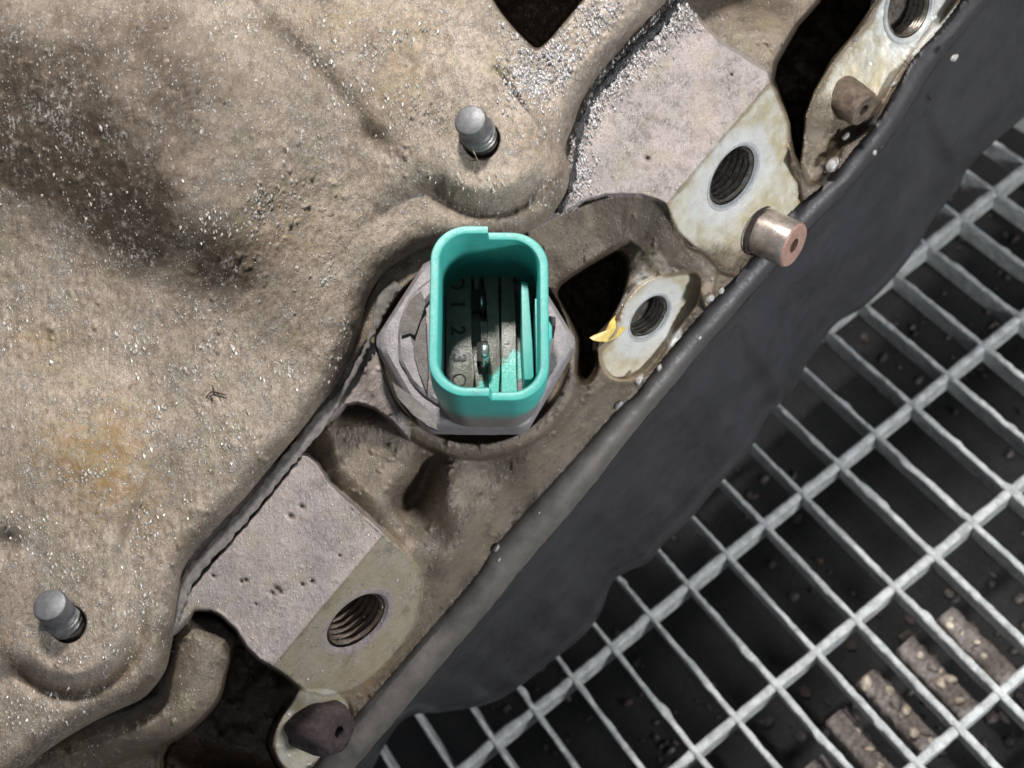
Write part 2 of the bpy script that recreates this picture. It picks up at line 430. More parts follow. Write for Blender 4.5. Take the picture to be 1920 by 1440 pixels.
# crease right of the rib
Z -= 11*np.exp(-(sdline(X, Y, crom([(440,-20),(500,40),(590,125),(650,190),(705,250),(728,275)], 4))/19)**2)*(0.75+0.7*fbm(X, Y, 80, 2, 139))
Z -= 8*np.exp(-(sdline(X, Y, crom([(925,130),(965,180),(1000,230),(1020,280)], 4))/7)**2)
# bosses
def boss(c, up, r, h, w, crease):
    global Z
    w0 = w
    d = sdseg(X, Y, c, up)
    w = w + 170*S((c[0]-X - (Y-c[1])*0.8 - 10)/120)
    Z += h*S((r + w - d)/w)
    lo = S((Y - c[1] + (X - c[0])*0.35 + 0)/70)*S((X-c[0]+125)/50)
    Z -= crease*np.exp(-((d - r - w0)/13)**2)*lo
boss((912,258), (800,40), 92, 46, 54, 15)
boss((132,1172), (100,960), 86, 42, 48, 14)
Z -= 22*gauss(X, Y, 10, 1015, 28, 22)
Z -= 10*gauss(X, Y, 700, 265, 40, 20, 0.7)
# rolled outer edge
t = np.clip(e/46, 0, 1)
Z = Z*S(e/90) - 58*(1 - np.sqrt(np.clip(1-(1-t)**2, 0, 1)))
# dark triangular pocket at the top
pk = sdpoly(X, Y, crom([(898,-60),(922,-4),(950,38),(985,77),(1008,92),(1032,74),(1062,38),(1094,-2),(1130,-60)], 3))
pocket = S((4-pk)/10)
Z = Z*(1-pocket) + (-190 - 25*fbm(X, Y, 60, 3, 5))*pocket
# stud clearance holes
STUDS = [((902,263),(882,224)), ((127,1170),(91,1134))]
for (b, _) in STUDS:
    dd = np.hypot(X-b[0], Y-b[1])
    Z -= 45*S((37-dd)/4)
Z -= 80*S(-sd*-1/6)*(sd > 0)
# cast texture
st = (X*0.95+Y*0.31); sv = (-X*0.31+Y*0.95)
tex = fbm(st*1.0, sv*0.45, 10, 3, 11)*2.4 + fbm(X, Y, 55, 3, 13)*2.6 + fbm(X, Y, 18, 2, 19)*0.9
tex *= np.where(np.hypot(X-902, Y-263) < 60, 0.35, 1)*np.where(np.hypot(X-127, Y-1170) < 60, 0.35, 1)
chip = np.clip(fbm(st, sv*0.6, 11, 2, 23)-0.42, 0, 1)*np.clip(fbm(X, Y, 130, 3, 29)+0.15, 0, 1)
Z += tex*S(e/8) + chip*26*S(e/15)
wetc = np.clip(1.2*gauss(X, Y, 1035, 125, 70, 70) + 1.0*gauss(X, Y, 1130, 35, 50, 60) + 0.5*gauss(X, Y, 985, 165, 45, 50), 0, 1)*(1-pocket)*S(e/30)
Z += wetc*(5*np.clip(fbm((X*0.9+Y*0.3), (-X*0.3+Y*0.9)*0.6, 13, 3, 135), -0.2, 1) + 2.6*fbm(X, Y, 8, 2, 137))
cf.Z = Z
rust = 1.0*gauss(X, Y, 185, 880, 130, 85, 0.6) + 0.5*gauss(X, Y, 230, 780, 60, 60) + 0.45*gauss(X, Y, 745, 130, 55, 110, 0.3) + 0.4*gauss(X, Y, 520, 430, 90, 70) + 0.35*gauss(X,Y,1000,250,40,60) \
     + 0.5*np.exp(-((sdseg(X, Y, (132,1172),(100,960))-128)/14)**2)*S((Y-1150)/60) + 0.5*gauss(X, Y, 80, 640, 80, 40) + 0.35*gauss(X,Y,620,30,90,50)
grime_shade = 0.30*gauss(X, Y, 60, 120, 420, 300)*(0.6+fbm(X, Y, 120, 4, 31)) + 0.75*np.exp(-((e-12)/24)**2)*(0.8+0.5*fbm(X, Y, 60, 3, 37)) + 0.22*np.clip(fbm(X, Y, 150, 4, 39)+0.1, 0, 1) + 0.95*pocket + 0.7*np.exp(-((sdseg(X, Y, (912,258),(800,40))-146)/15)**2)*S((Y-300)/50) \
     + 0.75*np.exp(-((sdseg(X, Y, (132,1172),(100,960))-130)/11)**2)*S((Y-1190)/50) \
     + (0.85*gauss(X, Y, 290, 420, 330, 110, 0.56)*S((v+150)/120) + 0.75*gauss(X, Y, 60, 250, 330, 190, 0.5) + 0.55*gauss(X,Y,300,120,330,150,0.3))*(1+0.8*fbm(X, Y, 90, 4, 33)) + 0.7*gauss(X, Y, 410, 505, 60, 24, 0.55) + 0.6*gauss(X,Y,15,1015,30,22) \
     + 0.5*gauss(X, Y, 690, 255, 42, 18, 0.75) + 0.4*np.exp(-(sdline(X, Y, [(500,40),(590,125),(700,250)])/16)**2)  # dirt, plus shade painted into pocket, creases, rolled edge and rib flank
oil = 1.1*gauss(X, Y, 1035, 125, 75, 75) + 0.9*gauss(X, Y, 1130, 35, 50, 60)
rust = rust*1.0
zero = np.zeros_like(X)
cover = cf.mesh('casing_cover', cellavg(sd) < 5, dict(rust=np.clip(rust,0,1), grime_shade=np.clip(grime_shade,0,1), machined=zero, bright=zero, oil=np.clip(oil,0,1)), M['cover'])
tag(cover, 'large rough beige cast metal cover filling the left, spotted with rust and grit', 'engine cover')

# ------------------------------------------------------------------ lower housing casting
hf = Field(axis_coords(-200, 1900, -12, 1800, 2.3, 16), axis_coords(-200, 1600, -12, 1455, 2.3, 16))
X, Y = hf.X, hf.Y
sdc = sdpoly(X, Y, cover_poly)
housing_poly = np.vstack([crom(pan_seam, 3), [(1860,-500),(-500,-500),(-500,1700),(420,1700)]])
sdh = sdpoly(X, Y, housing_poly)
seamd = -sdh
H = -215 + 18*fbm(X, Y, 150, 3, 41)
H = H - 105*S((75 - seamd)/75)
# quiet panel and pits below the sensor
H += 55*S((40 - sdpoly(X, Y, [(600,790),(760,770),(790,850),(740,960),(700,960),(620,880)]))/60)
H -= 75*gauss(X, Y, 762, 938, 42, 34, -0.8)
H -= 45*gauss(X, Y, 800, 880, 26, 40, 0.3)
H += 42*gauss(X, Y, 850, 935, 36, 85, -0.25)
H += 30*gauss(X, Y, 760, 1010, 60, 30, 0.8)
H -= 40*gauss(X, Y, 940, 905, 50, 60, 0.6)
def put(poly, z, w=5, closed=True, n=4, raw=False):
    """raise the sheet to z inside an outline with a steep wall of width w outside it"""
    global H
    p = np.asarray(poly, float) if raw else crom(poly, n, True)
    d = sdpoly(X, Y, p); k = S((w - d)/w)
    H = H*(1-k) + z*k
    return d
def ramp_z(a, b, z0, m):
    n = np.array([-(b[1]-a[1]), b[0]-a[0]], float); n /= np.hypot(*n)
    if n[0] < 0: n = -n
    dd = (X-a[0])*n[0] + (Y-a[1])*n[1]
    return z0 - m*dd, dd
# block behind the upper lug
put([(1240,-60),(1640,-60),(1545,-20),(1510,30),(1482,70),(1451,140),(1400,200),(1300,150)], -120 - 22*S((70-Y)/40)*1.0, 10, raw=True)
H -= 60*gauss(X, Y, 1420, -10, 90, 32, 0.1)
# black pocket between lobe and plug
pb = sdpoly(X, Y, crom([(400,1200),(470,1212),(500,1232),(560,1282),(545,1320),(520,1360),(510,1400),(525,1470),(340,1500),(300,1420),(350,1352),(380,1300)], 3, True))
H = H*(1-S((3-pb)/14)) + (-400 + 40*fbm(X, Y, 60, 3, 141))*S((3-pb)/12)
# rounded lobe bottom left
lobe = [(250,1330),(300,1270),(330,1170),(350,1150),(400,1158),(440,1190),(436,1225),(424,1262),(412,1306),(382,1345),(330,1384),(240,1420),(100,1480),(-60,1580),(-200,1700),(-200,1500)]
dl = sdpoly(X, Y, crom(lobe, 3, True))
kl = S((6-dl)/8)
H = H*(1-kl) + (-80 - 70*(1-np.sqrt(np.clip(1-(1-np.clip(-dl/60, 0, 1))**2, 0, 1))) - 26*gauss(X,Y,395,1175,55,22,0.6))*kl
# lower apron beyond the lobe
H -= 110*S((Y-1360 - (X-300)*0.25)/70)*(1-kl)*S((560-X)/60)
# collar round the sensor
r = np.hypot((X-890), (Y-652)); dcol = r - 207
kc = S((5-dcol)/9)
H = H*(1-kc) + (-128 - 14*S((r-188)/24))*kc
kin = S((181-r)/8); H = H*(1-kin) + (-300)*kin
put([(640,700),(672,610),(690,560),(716,514),(752,484),(806,455),(880,445),(960,438),(960,470),(860,480),(800,500),(748,548),(706,610),(700,650),(672,700)], -62, 6, raw=True)
# recess wall round the sensor top, under the upper lug
lugB = [(1300,20),(1350,78),(1439,132),(1447,152),(1420,205),(1345,290),(1290,355),(1262,384),(1249,384),(1232,375),(1200,368),
        (1166,365),(1136,368),(1097,378),(1052,402),(1000,430),(960,440),(960,200),(1200,-60),(1262,-20)]
dB = sdpoly(X, Y, lugB) + 2.0*fbm(X, Y, 30, 3, 103)
wall = S((60 - sdpoly(X, Y, crom([(1000,425),(1100,372),(1230,370),(1290,470),(1180,470),(1080,520),(1035,560),(1000,520)], 3, True)))/40)
r2 = np.hypot(X-1150, Y-560)
cz = -95 - 0.95*np.clip(dB, 0, 160) + 6*fbm(X, Y, 60, 3, 43)
dw = sdpoly(X, Y, crom([(985,432),(1052,398),(1136,366),(1210,366),(1252,384),(1290,462),(1335,480),(1345,520),(1325,590),(1300,520),(1262,500),(1225,505),(1180,455),(1110,492),(1040,545),(1000,510)], 3, True))
kw = S((6-dw)/12)
H = H*(1-kw) + cz*kw
# rough shoulder above the small hole
H = np.maximum(H, -170 - 0.9*np.hypot(X-1225, Y-480) + 10*fbm(X, Y, 26, 3, 47)*S((90-np.hypot(X-1250, Y-490))/40))
pp = sdpoly(X, Y, crom([(1040,545),(1085,508),(1150,473),(1172,480),(1178,505),(1172,550),(1150,600),(1118,640),(1122,690),(1100,722),(1080,700),(1082,640),(1060,590)], 3, True))
H = H*(1-S((4-pp)/12)) + (-460 + 40*fbm(X, Y, 50, 3, 143))*S((4-pp)/16)
# black void between the two upper lugs
pv = sdpoly(X, Y, [(1545,-60),(1533,2),(1492,46),(1452,118),(1446,150),(1470,210),(1484,290),(1500,330),(1512,300),(1514,220),(1532,172),(1566,114),(1600,74),(1650,-2),(1680,-60)])
H = H*(1-S((3-pv)/10)) + (-520 + 50*fbm(X, Y, 60, 3, 145))*S((3-pv)/16)
# far upper lug with its own tilted face
lugF = [(1700,-80),(1655,0),(1633,39),(1594,78),(1563,117),(1528,175),(1513,218),(1500,300),(1517,342),(1556,346),(1579,276),(1640,232),(1676,160),(1717,101),(1765,45),(1800,-10),(1850,-80)]
zF, ddF = ramp_z((1528,175),(1653,0), -255, 0.95)
dF = sdpoly(X, Y, lugF); kF = S((4-dF)/8)
rough_low = S((Y-215)/40)
H = H*(1-kF) + (zF + rough_low*(14*fbm(X, Y, 34, 3, 53)-20))*kF
# third lug, small hole
lugC = crom([(1264,513),(1298,512),(1313,530),(1304,572),(1271,617),(1243,664),(1215,697),(1180,712),(1146,708),(1127,682),(1128,654),(1156,624),(1167,572),(1208,527)], 4, True)
zC, ddC = ramp_z((1128,660),(1264,513), -225, 1.45)
dC = sdpoly(X, Y, lugC)
sh = S((34-dC)/30)*S((dB-4)/10)*(1-S((4-pp)/12))
H = H*(1-sh) + np.maximum(H, zC - 35 + 9*fbm(X, Y, 22, 3, 57))*sh
kC = S((3-dC)/7); H = H*(1-kC) + zC*kC
# light fin beside the hexagon
fin = [(689,640),(706,652),(716,690),(740,748),(766,800),(768,824),(757,815),(735,790),(700,766),(672,757),(650,760),(640,772),(600,800),(560,845),(540,860),(560,800),(640,700)]
dFin = sdpoly(X, Y, fin); kf = S((3-dFin)/6)
H = H*(1-kf) + (-70 - 0.25*np.clip(X-650, 0, 200))*kf
# washer face behind the plug
zD, _ = ramp_z((513,1382),(563,1292), -235, 1.0)
dD = sdpoly(X, Y, crom([(566,1288),(546,1316),(524,1347),(513,1382),(514,1410),(528,1436),(560,1450),(600,1425),(650,1380),(660,1330),(630,1290)], 4, True))
kD = S((3-dD)/7); H = H*(1-kD) + zD*kD
# lower lug: flat top and tilted face
lugA = np.array([(300,1140),(330,1060),(480,880),(556,846),(578,855),(598,872),(617,905),(662,945),(708,986),(738,1016),(762,1036),(783,1064),(792,1092),(789,1130),(778,1172),
        (752,1215),(715,1255),(672,1290),(640,1300),(605,1303),(575,1297),(552,1282),(524,1258),(488,1238),(461,1213),(440,1180),(418,1160),(395,1146),(365,1146),(335,1180),(322,1195)], float)
zA, ddA = ramp_z((516,1243),(704,1018), -66, 1.5)
dA = sdpoly(X, Y, lugA) + 2.2*fbm(X, Y, 26, 3, 101)
fa = dict(z=np.minimum(-66, zA))
# blend from the foot of the tilted face down to the pan seam
foot = S((55-dA)/55)*S((ddA-20)/60)
H = np.maximum(H, (zA - 10)*1.0 - 0.5*np.clip(dA, 0, 200)) if False else H
H = H*(1-foot) + np.clip(zA - 6, -330, -66)*foot
kA = S((4-dA)/7)
H = H*(1-kA) + np.minimum(-66, zA)*kA
# upper lug
faceB = [(1443,150),(1458,172),(1469,205),(1481,232),(1482,280),(1485,310),(1500,345),(1506,380),(1500,410),(1470,450),(1420,490),(1385,520),(1350,512),(1330,490),(1311,473),(1290,458),(1272,440),(1257,412),(1247,383),(1262,360),(1280,345),(1340,265)]
zB, ddB = ramp_z((1249,381),(1443,152), -66, 1.5)
dfB = sdpoly(X, Y, faceB) + 4.0*fbm(X, Y, 30, 3, 105)*S((ddB-10)/20); kfB = S((3-dfB)/7)
H = H*(1-kfB) + (zB + 10*fbm(X, Y, 30, 3, 61)*S((Y-470)/30))*kfB
kB = S((3-dB)/7)
H = H*(1-kB) + np.minimum(-66, zB)*kB
H -= 26*np.exp(-(sdline(X, Y, crom([(356,1098),(374,1079),(415,1029),(447,992),(493,938),(536,884),(556,856)], 4) )/3.6)**2)*(0.5+vn(X/14., Y/14., 81))
cut = (dC < -6) | (dA < -8) | (dfB < -6) | (dB < -4)
H += (fbm((X*0.95+Y*0.31), (-X*0.31+Y*0.95)*0.5, 9, 3, 71)*1.2 + fbm(X, Y, 50, 3, 73)*3)*np.where(cut, 0.22, 1.0)
H += np.clip(fbm(X, Y, 12, 2, 77)-0.45, 0, 1)*14*np.where(cut, 0.2, 1.0)
# silicone-lipped rim against the pan
hf.Z = H
grime_shadeH = 0.75*S((26-seamd)/26) + 0.55*np.exp(-((dcol-10)/16)**2) + 0.9*S((20-pp)/24)*(dC > 2) + 0.9*S((14-pb)/20)*(dA > 2)*(dl > -4) + 0.95*S((14-pv)/20)*(dfB > 1)*(dF > 1) \
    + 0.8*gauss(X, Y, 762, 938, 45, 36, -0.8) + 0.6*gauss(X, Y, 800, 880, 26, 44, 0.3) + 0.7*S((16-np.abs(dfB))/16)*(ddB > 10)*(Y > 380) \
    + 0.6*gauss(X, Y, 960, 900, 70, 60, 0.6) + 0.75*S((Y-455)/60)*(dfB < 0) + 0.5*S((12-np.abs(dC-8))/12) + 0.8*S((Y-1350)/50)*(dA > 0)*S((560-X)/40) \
    + 0.6*gauss(X, Y, 400, 1172, 50, 16, 0.6) + 0.8*S((Y-150)/50)*(dF < 8)*S((1660-X)/50)*0.8 + 0.6*gauss(X, Y, 1415, 0, 75, 28) + 0.5*gauss(X, Y, 1300, 470, 60, 30)  # dirt, plus shade painted into pockets, pits and the black void
rustH = 0.5*gauss(X, Y, 720, 1225, 60, 50) + 0.4*S((20-np.abs(dfB+6))/20)*(ddB > 12) + 0.5*gauss(X, Y, 690, 1290, 70, 40) + 0.5*S((14-np.abs(dC))/14) + 0.6*gauss(X,Y,1390,505,50,25)
PITS = [(511,1112,6),(519,1104,7),(526,1110,4),(453,1090,4),(461,1088,4),(567,1096,4),(585,1090,5),(545,968,6),(566,950,5),(480,1133,3),(637,1042,3),(400,1080,4),(1214,297,5),(1372,140,3)]
for a_, b_, c_ in PITS:
    g_ = gauss(X, Y, a_, b_, c_, c_*0.7, 0.6); H -= 9*g_; grime_shadeH = grime_shadeH + 0.9*g_
grime_shadeH = grime_shadeH + 0.5*S((9-np.abs(dA+2))/9)*np.clip(fbm(X, Y, 40, 3, 107)+0.3, 0, 1) + 0.35*np.clip(fbm(X, Y, 45, 4, 109)-0.1, 0, 1)*(dA < 0) + 0.35*np.clip(fbm(X, Y, 50, 4, 111)-0.1, 0, 1)*(dB < 0)
machH = np.clip(S((-dA-0)/5)*S((ddA-1+5*fbm(X, Y, 22, 3, 113))/6)*0.30 + S((-dfB-3)/8)*S((ddB-1+8*fbm(X, Y, 26, 3, 115))/6)*1.0*S((480-Y)/40) + S((-dC-2)/6)*1.0 + S((-dF-4)/10)*S((200-Y)/50)*0.95 + S((-dD-2)/6)*0.75, 0, 1)
oilH = np.clip(0.0*S((60-np.abs(sdc-25))/60)*S((420-Y)/60)*S((X-980)/40) + 0.8*gauss(X, Y, 1240, 500, 90, 50) + 0.25, 0, 1)
grime_shadeH = grime_shadeH + 0.6*np.exp(-((sdc-8)/(14+34*np.clip((300-Y)/300, 0, 1)))**2)*(dB < 0)*(Y < 420)*(0.7+fbm(X, Y, 24, 3, 117))
wetm = np.clip(1.25*np.exp(-((sdc-14)/(16+46*np.clip((330-Y)/330, 0, 1)))**2)*(dB < 2)*S((430-Y)/60)*S((X-1030)/20), 0, 1)
wr = (X*0.9+Y*0.3); ws = (-X*0.3+Y*0.9)
H += wetm*(5.5*np.clip(fbm(wr, ws*0.6, 13, 3, 131), -0.2, 1) + 3.0*fbm(X, Y, 8, 2, 133))
oilH = np.clip(oilH + wetm, 0, 1)
brightH = np.zeros_like(X)
at = dict(bright=brightH, rust=np.clip(rustH,0,1), grime_shade=np.clip(grime_shadeH,0,1), machined=machH, oil=oilH)

# threaded bores: centre, half-length of the mouth (sheet units), turn count
BORES = [('A', (671,1167), 61, 'thread_rust', 0.9), ('B', (1376,332), 57, 'thread', 1.0), ('C', (1219,596), 43, 'thread', 1.0), ('F', (1707,16), 52, 'thread', 1.0)]
bore_frames = {}
mouth = np.zeros(X.shape, bool)
for nm, (bx, by), hl, mt, dk in BORES:
    c, n = hf.plane_at(bx, by, 30)
    scl = (D - c.z/U)/D
    rad = hl*scl*U*1.10
    bore_frames[nm] = (c, n, rad, mt)
    sc = (D - H)/D
    WX = (X-960)*sc*U - c.x; WY = (720-Y)*sc*U - c.y; WZ = H*U - c.z
    dn = WX*n.x + WY*n.y + WZ*n.z
    rr = np.sqrt(np.clip(WX**2+WY**2+WZ**2 - dn**2, 0, None))
    if nm != 'A': brightH[:] = np.maximum(brightH, S((rad*1.85*(1+0.25*fbm(X, Y, 40, 3, 95))-rr)/(rad*0.45))*(np.abs(dn) < rad*0.5))
    mouth |= (rr < rad*1.10) & (np.abs(dn) < rad) & (np.hypot(X-bx, Y-by) < hl*1.6)
cm = cellavg(mouth.astype(float)) > 0.55
cin = (cellavg(sdh) < 0) & (cellavg(sdc) > -40) & ~cm
cdA, cdB, cdfB, cdC, cdF, cddA, cddB, cdFin, cdD = map(cellavg, (dA, dB, dfB, dC, dF, ddA, ddB, dFin, dD))
rA = (cdA < 3); rfA = rA & (cddA > 0)
rB = (cdB < 3) & ~(cdfB < 0); rfB = (cdfB < 3) & (cddB > 0) & ~rA; rB = (cdB < 3) & ~rfB
rC = (cdC < 3); rF = (cdF < 4) & ~rfB; rD = (cdD < 3) & ~rA
house = empty('engine_housing', P(900, 900, -250))
tag(house, 'brown dirty lower cast housing with flat lugs running along the cover seam', 'engine housing')
HL = Vector(house.location)
def child(o, par=None):
    par = par or house
    o.parent = par
    o.matrix_parent_inverse = Matrix.Translation(-HL) if par is house else Matrix.Identity(4)
    return o
rFin = (cdFin < 2) & ~rA & ~rB & ~rC
child(hf.mesh('housing_fin', cin & rFin, at, M['lug']))
rest = cin & ~rFin & ~rA & ~rfB & ~rB & ~rC & ~rF & ~rD
child(hf.mesh('housing_wall', rest, at, M['body']))
lugs = {}
lugs['A'] = hf.mesh('mounting_lug', cin & rA & ~rfA, at, M['lug']); child(lugs['A'])['label'] = 'pinkish beige flat lug with clean square edge'
o = hf.mesh('machined_face', cin & rfA, at, M['machined']); child(o, lugs['A'])
lugs['B'] = hf.mesh('mounting_lug', cin & rB, at, M['lug']); child(lugs['B'])['label'] = 'mauve grey flat lug dusted with wet glittering grit'
o = hf.mesh('machined_face', cin & rfB & ~rB, at, M['machined']); child(o, lugs['B'])
lugs['C'] = hf.mesh('mounting_lug', cin & rC & ~rA & ~rB & ~rfB, at, M['machined']); child(lugs['C'])['label'] = 'small pale machined oval lug'
lugs['F'] = hf.mesh('mounting_lug', cin & rF & ~rB, at, M['machined']); child(lugs['F'])['label'] = 'far cream lug crusted with brown dirt'
child(hf.mesh('plug_seat', cin & rD, at, M['machined']))

def frame(n, up=Vector((0, 1, 0))):
    x = up.cross(n).normalized(); y = n.cross(x).normalized(); return x, y
for nm, (c, n, rad, mt) in bore_frames.items():
    fx, fy = frame(n)
    def ring(r_, h_, N=72, wob=0):
        return [c + (fx*math.cos(2*math.pi*i/N) + fy*math.sin(2*math.pi*i/N))*(r_*(1+wob*math.sin(5*2*math.pi*i/N+h_*9))) + n*h_ for i in range(N)]
    k = rad
    lip = 1.16 if nm != 'A' else 1.24
    rings = [ring(k*lip, -0.03*k), ring(k*(lip-0.05), 0.012*k), ring(k*1.08, 0.016*k), ring(k*1.02, 0.002*k), ring(k*0.95, -0.08*k)]
    me = autosmooth(loft('spot_face', rings), 30)
    o = link('spot_face', me, M['bright'] if nm != 'A' else M['lug']); child(o, lugs[nm])
    # helical thread
    N = 72; pitch = 0.22*k; turns = 7 if nm in 'AB' else 4; tr = []
    steps = turns*8
    rg = []
    for s_ in range(steps):
        h_ = -0.10*k - s_*pitch/8
        row = []
        for i in range(N):
            a = 2*math.pi*i/N
            ph = (s_/8 + i/N) % 1.0
            prof = abs(ph*2-1)
            row.append(c + (fx*math.cos(a)+fy*math.sin(a))*k*(0.84+0.10*prof) + n*h_)
        rg.append(row)
    rg.append([c + (p-c).project(n) for p in rg[-1]])
    o = link('threaded_bore', autosmooth(loft('threaded_bore', rg), 60), M[mt]); child(o, lugs[nm])

# ------------------------------------------------------------------ gasket strip and seam sealant
def ribbon(name, pts, zf, wf, hgt, mat, segs=9, seed=0, rag=2.0, zoff=0):
    """rounded strip of varying width laid along a line on the sheet"""
    p = crom(pts, 10); n = len(p)
    tng = np.gradient(p, axis=0); tng /= np.hypot(tng[:,0], tng[:,1])[:, None]
    nr = np.stack([-tng[:,1], tng[:,0]], 1)
    L = np.concatenate([[0], np.cumsum(np.hypot(*np.diff(p, axis=0).T))])
    V = []
    for i in range(n):
        w = wf(i/(n-1)); row = []
        j1 = rag*(vn(L[i]/9, seed)-0.5)*2 + rag*(vn(L[i]/3.3, seed+5)-0.5); j2 = rag*(vn(L[i]/7, seed+9)-0.5)*3
        for k in range(segs):
            a = math.pi*k/(segs-1)
            off = -math.cos(a)*(w/2) + (j1 if k < segs/2 else j2)
            q = p[i] + nr[i]*off
            h = hgt*math.sin(a)**0.6 + 1.8*(vn(L[i]/6, k*0.7+seed)-0.5)
            row.append(P(q[0], q[1], zf(q[0], q[1]) + h + zoff - (30 if k in (0, segs-1) else 0)))
        V.append(row)
    return autosmooth(loft(name, V, close=False), 60)
gk = ribbon('sealing_gasket', [(322,1186),(330,1150),(338,1118),(352,1085),(388,1042),(440,985),(507,905),(549,852),(592,800),(628,752),(660,704),(682,660),(697,628),(708,596),(722,560),(745,530)],
            lambda x, y: -62, lambda t: 10+17*S((0.66-t)/0.12)*S(t/0.12)+14*S((t-0.80)/0.1), 5, M['gasket'], seed=3)
o = link('sealing_gasket', gk, M['gasket']); tag(o, 'grey sealing strip in the seam beside the pinkish lower lug', 'gasket')
# sealant blob in the strip
gk = ribbon('seam_sealant', [(1046,398),(1060,372),(1076,318),(1080,280),(1090,238),(1106,196),(1130,160),(1166,118),(1204,78),(1250,30),(1290,-20)],
            lambda x, y: -62, lambda t: 9+9*S((t-0.55)/0.3), 4, M['wet'], seed=8, rag=3.0)
M['sealant'] = simple_mat('dark_wet_sealant', (0.055, 0.055, 0.06), (0.022, 0.022, 0.024), 0.20, 0.1, 8, 0.8, 0.05, (0.22, 0.20, 0.19), 0.35)
o = link('seam_sealant', gk, M['sealant']); tag(o, 'dark wet seam sealant between cover and the mauve upper lug', 'sealant')

# ------------------------------------------------------------------ studs
def add_stud(base, top, z0, h, rad, label, turnstart):
    a = PV(base[0], base[1], z0); b = PV(top[0], top[1], z0+h)
    ax = (b-a).normalized(); L = (b-a).length
    q = ax.to_track_quat('Z', 'Y'); root = empty('threaded_stud', a, q)
    tag(root, label, 'stud', 'studs standing in the cover bosses')
    r_ = rad*U; N = 40
    def rg(r, z): return [(r*math.cos(2*math.pi*i/N), r*math.sin(2*math.pi*i/N), z) for i in range(N)]
    tip = [rg(r_*0.95, L*0.57), rg(r_*0.98, L*0.90), rg(r_*0.90, L*0.985), rg(r_*0.80, L*1.0), rg(r_*0.05, L*1.003)]
    link('stud_tip', autosmooth(loft('stud_tip', tip, cap0=False, cap1=True), 40), M['steel'], root)
    rows = []; pitch = 0.36*r_; zz = -0.5; s0 = int((L*0.60+0.5)/pitch*8)
    for s_ in range(s0+1):
        z = -0.5 + s_*pitch/8
        rows.append([((r_*(0.86+0.18*abs(((s_/8+i/N) % 1)*2-1)))*math.cos(2*math.pi*i/N), (r_*(0.86+0.18*abs(((s_/8+i/N) % 1)*2-1)))*math.sin(2*math.pi*i/N), z) for i in range(N)])
    link('screw_thread', autosmooth(loft('screw_thread', rows, cap0=True), 50), M['steel'], root)
    for tz in (0.10, 0.26, 0.42):
        link('thread_ring', autosmooth(loft('thread_ring', [rg(r_*0.9, L*(tz-0.07)), rg(r_*1.10, L*(tz-0.025)), rg(r_*1.13, L*tz), rg(r_*1.08, L*(tz+0.03)), rg(r_*0.9, L*(tz+0.055))]), 50), M['ring'], root)
    # thin insert ring in the mouth of the hole
    ring_ = [rg(r_*1.17, -0.35), rg(r_*1.17, L*0.06), rg(r_*1.25, L*0.075), rg(r_*1.32, L*0.02), rg(r_*1.32, -0.35)]
    return root
add_stud((903,262), (881,224), 8, 88, 31, 'upper grey threaded stud standing in the boss above the teal connector', 0)
add_stud((128,1168), (92,1133), 4, 84, 32, 'lower grey threaded stud standing in the boss at the bottom left corner', 0)

# ------------------------------------------------------------------ sensor with teal connector
SN = Vector((0.02, 0.27, 0.96)).normalized()
sq = SN.to_track_quat('Z', 'Y')
# keep local x along the picture's x
zx = SN; xx = Vector((1, 0, 0)) - zx*zx.x; xx.normalize(); yy = zx.cross(xx)
SM = Matrix((xx, yy, zx)).transposed()
SO = PV(892, 636, 0)
sensor = empty('engine_sensor', SO, SM.to_quaternion())
tag(sensor, 'teal plastic electrical connector on a grey hexagonal sensor body, one pin showing bright', 'sensor')
SI = SM.inverted()
def loc_at(px, py, lz):
    """local point at height lz (local units of sheet) seen at sheet position px, py"""
    o_ = Vector((0, 0, D*U)); d_ = PV(px, py, 0) - o_
    pl = SO + SN*(lz*U)
    t_ = (pl-o_).dot(SN)/d_.dot(SN)
    return SI @ (o_ + d_*t_ - SO)
# hexagon
def hexring(r, z, N=20, clip=1.0, rnd=0.12):
    out = []
    for i in range(6*N):
        a = 2*math.pi*i/(6*N)
        k = (a % (math.pi/3)) - math.pi/6
        rr = r*math.cos(math.pi/6)/math.cos(k)
        rr = min(rr, r*clip)
        out.append((rr*math.cos(a)*U, rr*math.sin(a)*U, z*U))
    return out
hx = [hexring(172, -150, clip=0.90), hexring(172, -84, clip=0.90), hexring(190, -80, clip=0.965), hexring(192, -70, clip=0.975), hexring(192, -14, clip=0.975), hexring(188, -6, clip=0.955), hexring(180, 0, clip=0.93),
      hexring(158, 1.5, clip=0.94), hexring(60, 1.5)]
me = autosmooth(loft('hexagon_body', hx, cap1=True), 28)
link('hexagon_body', me, M['hex'], sensor)
# crimped collar over the hexagon (ragged broken edge)
N = 140
def colr(r, z, rg_=0): 
    return [((r+rg_*(fbm(np.array(3.0*math.cos(2*math.pi*i/N)+9), np.array(3.0*math.sin(2*math.pi*i/N)+z), 1.0, 3, 5)))*math.cos(2*math.pi*i/N)*U,
             (r+rg_*(fbm(np.array(3.0*math.cos(2*math.pi*i/N)+9), np.array(3.0*math.sin(2*math.pi*i/N)+z), 1.0, 3, 5)))*math.sin(2*math.pi*i/N)*U*1.0, z*U) for i in range(N)]
link('crimp_collar', autosmooth(loft('crimp_collar', [colr(146, -3, 5), colr(145, 9, 5), colr(139, 14, 5), colr(118, 15, 8), colr(112, 8, 8)]), 35), M['hex'], sensor)
